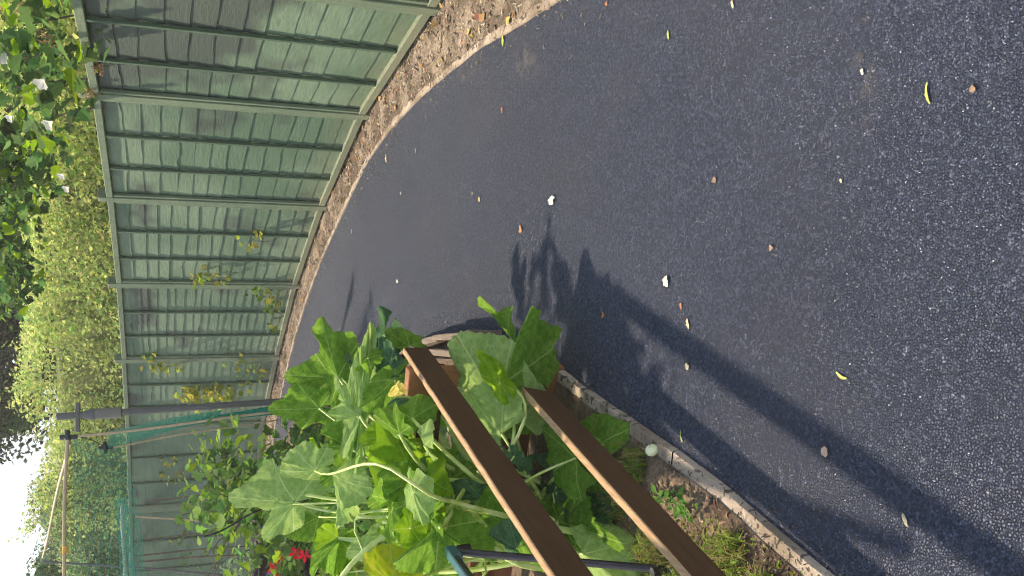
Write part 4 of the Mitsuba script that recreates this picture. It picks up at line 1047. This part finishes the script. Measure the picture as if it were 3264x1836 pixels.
ob = bush('overhanging_shrub', 'large leafed shrub hanging over the fence top at the near right', 'shrub', 1900, overhang, .100, (0.12, 0.22, 0.070), 61, alt=(0.26, 0.43, 0.016), p=.15, spread=.4,
     stems=[([(2.15 - .1 * i, 4.4 + .5 * i, 0), (2.05 - .1 * i, 4.5 + .5 * i, 1.3), (1.85 - .09 * i, 4.6 + .55 * i, 2.2 + .1 * (i % 3))], .012) for i in range(7)])
rng = np.random.default_rng(62)
pos = np.vstack([np.array(c) + rng.normal(size=(60, 3)) * [.02, .05, .025] for c in ((1.30, 5.95, 1.76), (1.22, 6.35, 1.83), (1.36, 5.6, 2.0), (1.47, 5.6, 2.25), (1.5, 5.5, 2.1))])
mesh, cols = leaves(pos, .012 + .028 * rng.random(len(pos)), rng, CHIP, 0, None, tint(rng, len(pos), (0.40, 0.28, 0.12), .35))
obj('dry_seed_cluster', mesh, 'm_vcol', ob, color=cols, kind='stuff')
for i, (c, s) in enumerate([((1.22, 6.13, 2.08), .062), ((1.05, 6.63, 2.09), .060), ((1.29, 5.83, 2.24), .060), ((1.05, 6.5, 2.30), .04), ((0.82, 7.6, 2.11), .045), ((0.75, 7.9, 2.10), .045)]):
    c = np.array(c); ax = N([-.65, -.35, .35 + .3 * (i % 2)]); s1 = N(np.cross(ax, [0, 0, 1])); s2 = np.cross(ax, s1)
    rings = []
    for t in np.linspace(0.02, 1, 7):
        a = np.linspace(0, 2 * math.pi, 21)
        rad = s * (0.12 + .60 * t ** 1.8) * (1 + .10 * np.cos(5 * a) * t + .05 * np.cos(13 * a + i) * t)
        rings.append(c + ax * (t - .5) * s * .8 + ax * (.10 * s * t * np.cos(5 * a + 1))[:, None] + np.cos(a)[:, None] * rad[:, None] * s1 + np.sin(a)[:, None] * rad[:, None] * s2)
    obj('white_flower', grid(np.array(rings)), 'm_petal_white', ob, smooth=True, label='white trumpet shaped flower' if i == 0 else None)

# ------------------------------------------------------------------ hedge and trees behind the fence
def hedge(name, label, s0, s1, n, back, depth, hfun, size, col, alt, seed, p=.25):
    rng = np.random.default_rng(seed)
    k = thing(name, label, 'hedge')
    s = s0 + (s1 - s0) * rng.random(n)
    b = fence_far(s)
    h = hfun(s) + .85 * (meshkit.fbm(np.c_[b * 1.5, np.zeros(n)], 4, seed) - .5)
    front = rng.random(n) < .72
    u = rng.random(n)
    z = np.where(front, .9 + (h - .9) * u, h - .18 * rng.random(n) ** 2)
    off = np.where(front, back + .30 * rng.random(n) ** 2 + .25 * (u ** 3), back + depth * rng.random(n))
    bul = .30 * (meshkit.fbm(np.c_[b * 2.2, z * 2.2], 3, seed + 1) - .5)
    nrm = side_far(s)
    pos = np.c_[b + nrm * (off + bul)[:, None], z + .05 * rng.normal(size=n)]
    gap = meshkit.fbm(np.c_[b * 3.4, z * 3.4], 3, seed + 5)
    keep = (gap > .40) | (rng.random(n) < .25)
    pos, gap = pos[keep], gap[keep]
    ns = int((s1 - s0) * 16)                                # shoots that stand out of the top and front
    q = rng.integers(0, len(pos), ns)
    sh = [pos]
    for c in pos[q]:
        d = N([-.25 + .3 * rng.normal(), -.35 + .3 * rng.normal(), .8])
        L = .12 + .36 * rng.random() ** 1.5
        sh.append(c + d * (L * np.linspace(.1, 1, 9))[:, None] + .012 * rng.normal(size=(9, 3)))
    pos = np.vstack(sh); n = len(pos)
    cm_ = (.75 + .6 * meshkit.fbm(pos * 1.3, 3, seed + 9))[:, None]
    mesh, cols = leaves(pos, size * (.6 + .9 * rng.random(n)), rng, LEAF_SIMPLE, .5, np.array([-.2, -.4, 0]), (tint(rng, n, col, .28, alt, p) * cm_).clip(.01, .9))
    obj('foliage', mesh, 'm_matfoliage', k, color=cols, kind='stuff')
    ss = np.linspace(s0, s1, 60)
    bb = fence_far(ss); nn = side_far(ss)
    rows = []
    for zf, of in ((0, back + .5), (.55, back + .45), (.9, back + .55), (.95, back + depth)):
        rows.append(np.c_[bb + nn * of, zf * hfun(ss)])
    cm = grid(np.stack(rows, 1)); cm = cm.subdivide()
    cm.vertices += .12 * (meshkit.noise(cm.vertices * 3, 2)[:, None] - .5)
    obj('core_wall', cm, 'm_dim', k, smooth=True)  # added dark wall inside the hedge so nothing shows through the leaves
    return k
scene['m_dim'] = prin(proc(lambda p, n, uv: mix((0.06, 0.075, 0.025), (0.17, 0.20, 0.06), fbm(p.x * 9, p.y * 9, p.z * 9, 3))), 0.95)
_fx = np.vstack([POSTS, [(-8.8, 16.2), (-12, 16.6)]])
_fs = resample(_fx, 400)
_fd = np.r_[0, np.cumsum(np.linalg.norm(np.diff(_fs, axis=0), axis=1))]
_fn = side_of(_fs)
def fence_far(s):
    return np.stack([np.interp(s, _fd, _fs[:, 0]), np.interp(s, _fd, _fs[:, 1])], -1)
def side_far(s):
    return np.stack([np.interp(s, _fd, _fn[:, 0]), np.interp(s, _fd, _fn[:, 1])], -1)
hedge('hedge', 'bright yellow-green sunlit hedge running behind the fence', 1.5, 14.2, 46000, .75, 1.3, lambda s: np.interp(s, [1.5, 5, 8.5, 11, 14.2], [2.3, 2.5, 2.72, 3.0, 3.1]), .055, (0.50, 0.62, 0.21), (0.70, 0.74, 0.29), 71)
hedge('hedge', 'hedge, leaves painted greyer green for haze, behind the far left fence and the green net', 13.9, 22.0, 30000, 1.0, 1.5, lambda s: np.interp(s, [13.9, 16, 19, 22], [3.0, 2.75, 2.7, 2.7]), .070, (0.32, 0.43, 0.20), (0.42, 0.50, 0.22), 72)  # haze and net tint are put into the greyer leaf colour

def tree(label, x, y, h, rx, n, col, seed, leaf=.11, low=.25, alt=None):
    rng = np.random.default_rng(seed)
    k = thing('tree', label, 'tree')
    tr = spline([(x, y, -.2), (x + .15, y, h * .3), (x - .1, y + .1, h * .72)], 12)
    limbs = [tube(tr, np.linspace(.055, .02, 12) * h * .5, 10)]
    cl = []
    m = 44
    for q in range(m):
        d = rng.normal(size=3); d /= np.linalg.norm(d)
        f = .55 + .45 * rng.random() ** .5
        c = np.array([x, y, h * (low + (1 - low) * .5)]) + d * np.array([rx, rx, h * (1 - low) * .5]) * f * np.array([1, 1, .95])
        cl.append(c)
        if q % 4 == 0:
            j = tr[rng.integers(4, 11)]
            limbs.append(tube(spline([j, (j + c) / 2 + [0, 0, .15 * h * .1], c], 7), np.linspace(.016, .005, 7) * h * .5, 6))
    obj('trunk', cat(limbs), 'm_wood', k, smooth=True)
    cl = np.array(cl)
    kk = rng.integers(0, m, n)
    dd = rng.normal(size=(n, 3)); dd /= np.linalg.norm(dd, axis=1, keepdims=True)
    sz = (.28 + .22 * rng.random(m))[kk] * rx
    pos = cl[kk] + dd * (sz * (.45 + .55 * rng.random(n) ** .5))[:, None] * [1, 1, .8]
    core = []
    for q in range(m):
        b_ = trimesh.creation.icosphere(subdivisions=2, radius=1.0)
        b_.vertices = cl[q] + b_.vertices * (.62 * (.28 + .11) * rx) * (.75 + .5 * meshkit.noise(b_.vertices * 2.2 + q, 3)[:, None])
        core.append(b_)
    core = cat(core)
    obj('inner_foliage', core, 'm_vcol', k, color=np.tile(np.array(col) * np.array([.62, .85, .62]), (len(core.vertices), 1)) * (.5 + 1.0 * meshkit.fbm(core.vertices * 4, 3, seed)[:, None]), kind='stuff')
    cb = (1 + .25 * rng.normal(size=(m, 1)))[kk].clip(.5, 1.6)
    cols = (tint(rng, n, col, .22, alt, .12 if alt is not None else 0) * cb).clip(.004, .6)
    mesh, cols = leaves(pos, leaf * (.6 + .8 * rng.random(n)), rng, LEAF_QUAD, .4, None, cols)
    obj('crown', mesh, 'm_matfoliage', k, color=cols, kind='stuff')
DK, MD, GR_HAZE = (0.115, 0.165, 0.085), (0.13, 0.19, 0.08), (0.20, 0.28, 0.19)  # last tone has distant haze mixed into the leaf colour
tree('tall dark tree beyond the hedge, left edge against the white sky', -0.45, 22.0, 8.5, 2.8, 56000, DK, 81)
tree('tall dark tree beyond the middle of the hedge', 2.6, 20.5, 8.0, 2.8, 50000, DK, 82)
tree('dark tree beyond the hedge behind the overhanging shrub', 5.6, 17.0, 7.5, 2.7, 36000, DK, 83)
tree('dark low tree between hedge and tall trees', 0.5, 17.2, 3.9, 1.5, 12000, (0.07, 0.11, 0.045), 84, .11, .1)
tree('far tree, painted hazy grey-green, whose rounded top meets the sky left of the cane corner', -5.6, 27, 4.25, 2.2, 30000, GR_HAZE, 85, .09, .05)
tree('far tree, painted hazy grey-green, behind the slanting cane', -8.3, 27, 4.3, 2.3, 30000, GR_HAZE, 86, .09, .05)
tree('far tree at the left edge of the sky', -10.9, 28, 4.9, 2.4, 18000, (0.19, 0.25, 0.15), 87, .09, .05)
tree('tall dark tree furthest back, filling the gap between the two in front', 1.0, 25.0, 9.0, 3.0, 56000, DK, 80)
tree('mid green tree between the hedge and the far left trees', -6.4, 21, 3.6, 1.9, 14000, MD, 88, .10, .02)
tree('mid green small tree behind the pale rail of the net cage', -3.3, 20.5, 3.5, 1.6, 12000, (0.16, 0.23, 0.09), 89, .10, .02)

# ------------------------------------------------------------------ the hazy air
scene['haze_medium'] = {'type': 'homogeneous', 'albedo': {'type': 'rgb', 'value': [0.95, 0.95, 0.95]}, 'sigma_t': 0.003}
scene['haze'] = {'type': 'cube', 'to_world': T().translate([0, 0, 6.0]).scale([170, 170, 7.2]), 'bsdf': {'type': 'null'}, 'interior': {'type': 'ref', 'id': 'haze_medium'}}
labels['haze'] = {'label': 'thin milky summer haze filling the air', 'category': 'haze', 'kind': 'stuff'}
scene['camera']['medium'] = {'type': 'ref', 'id': 'haze_medium'}
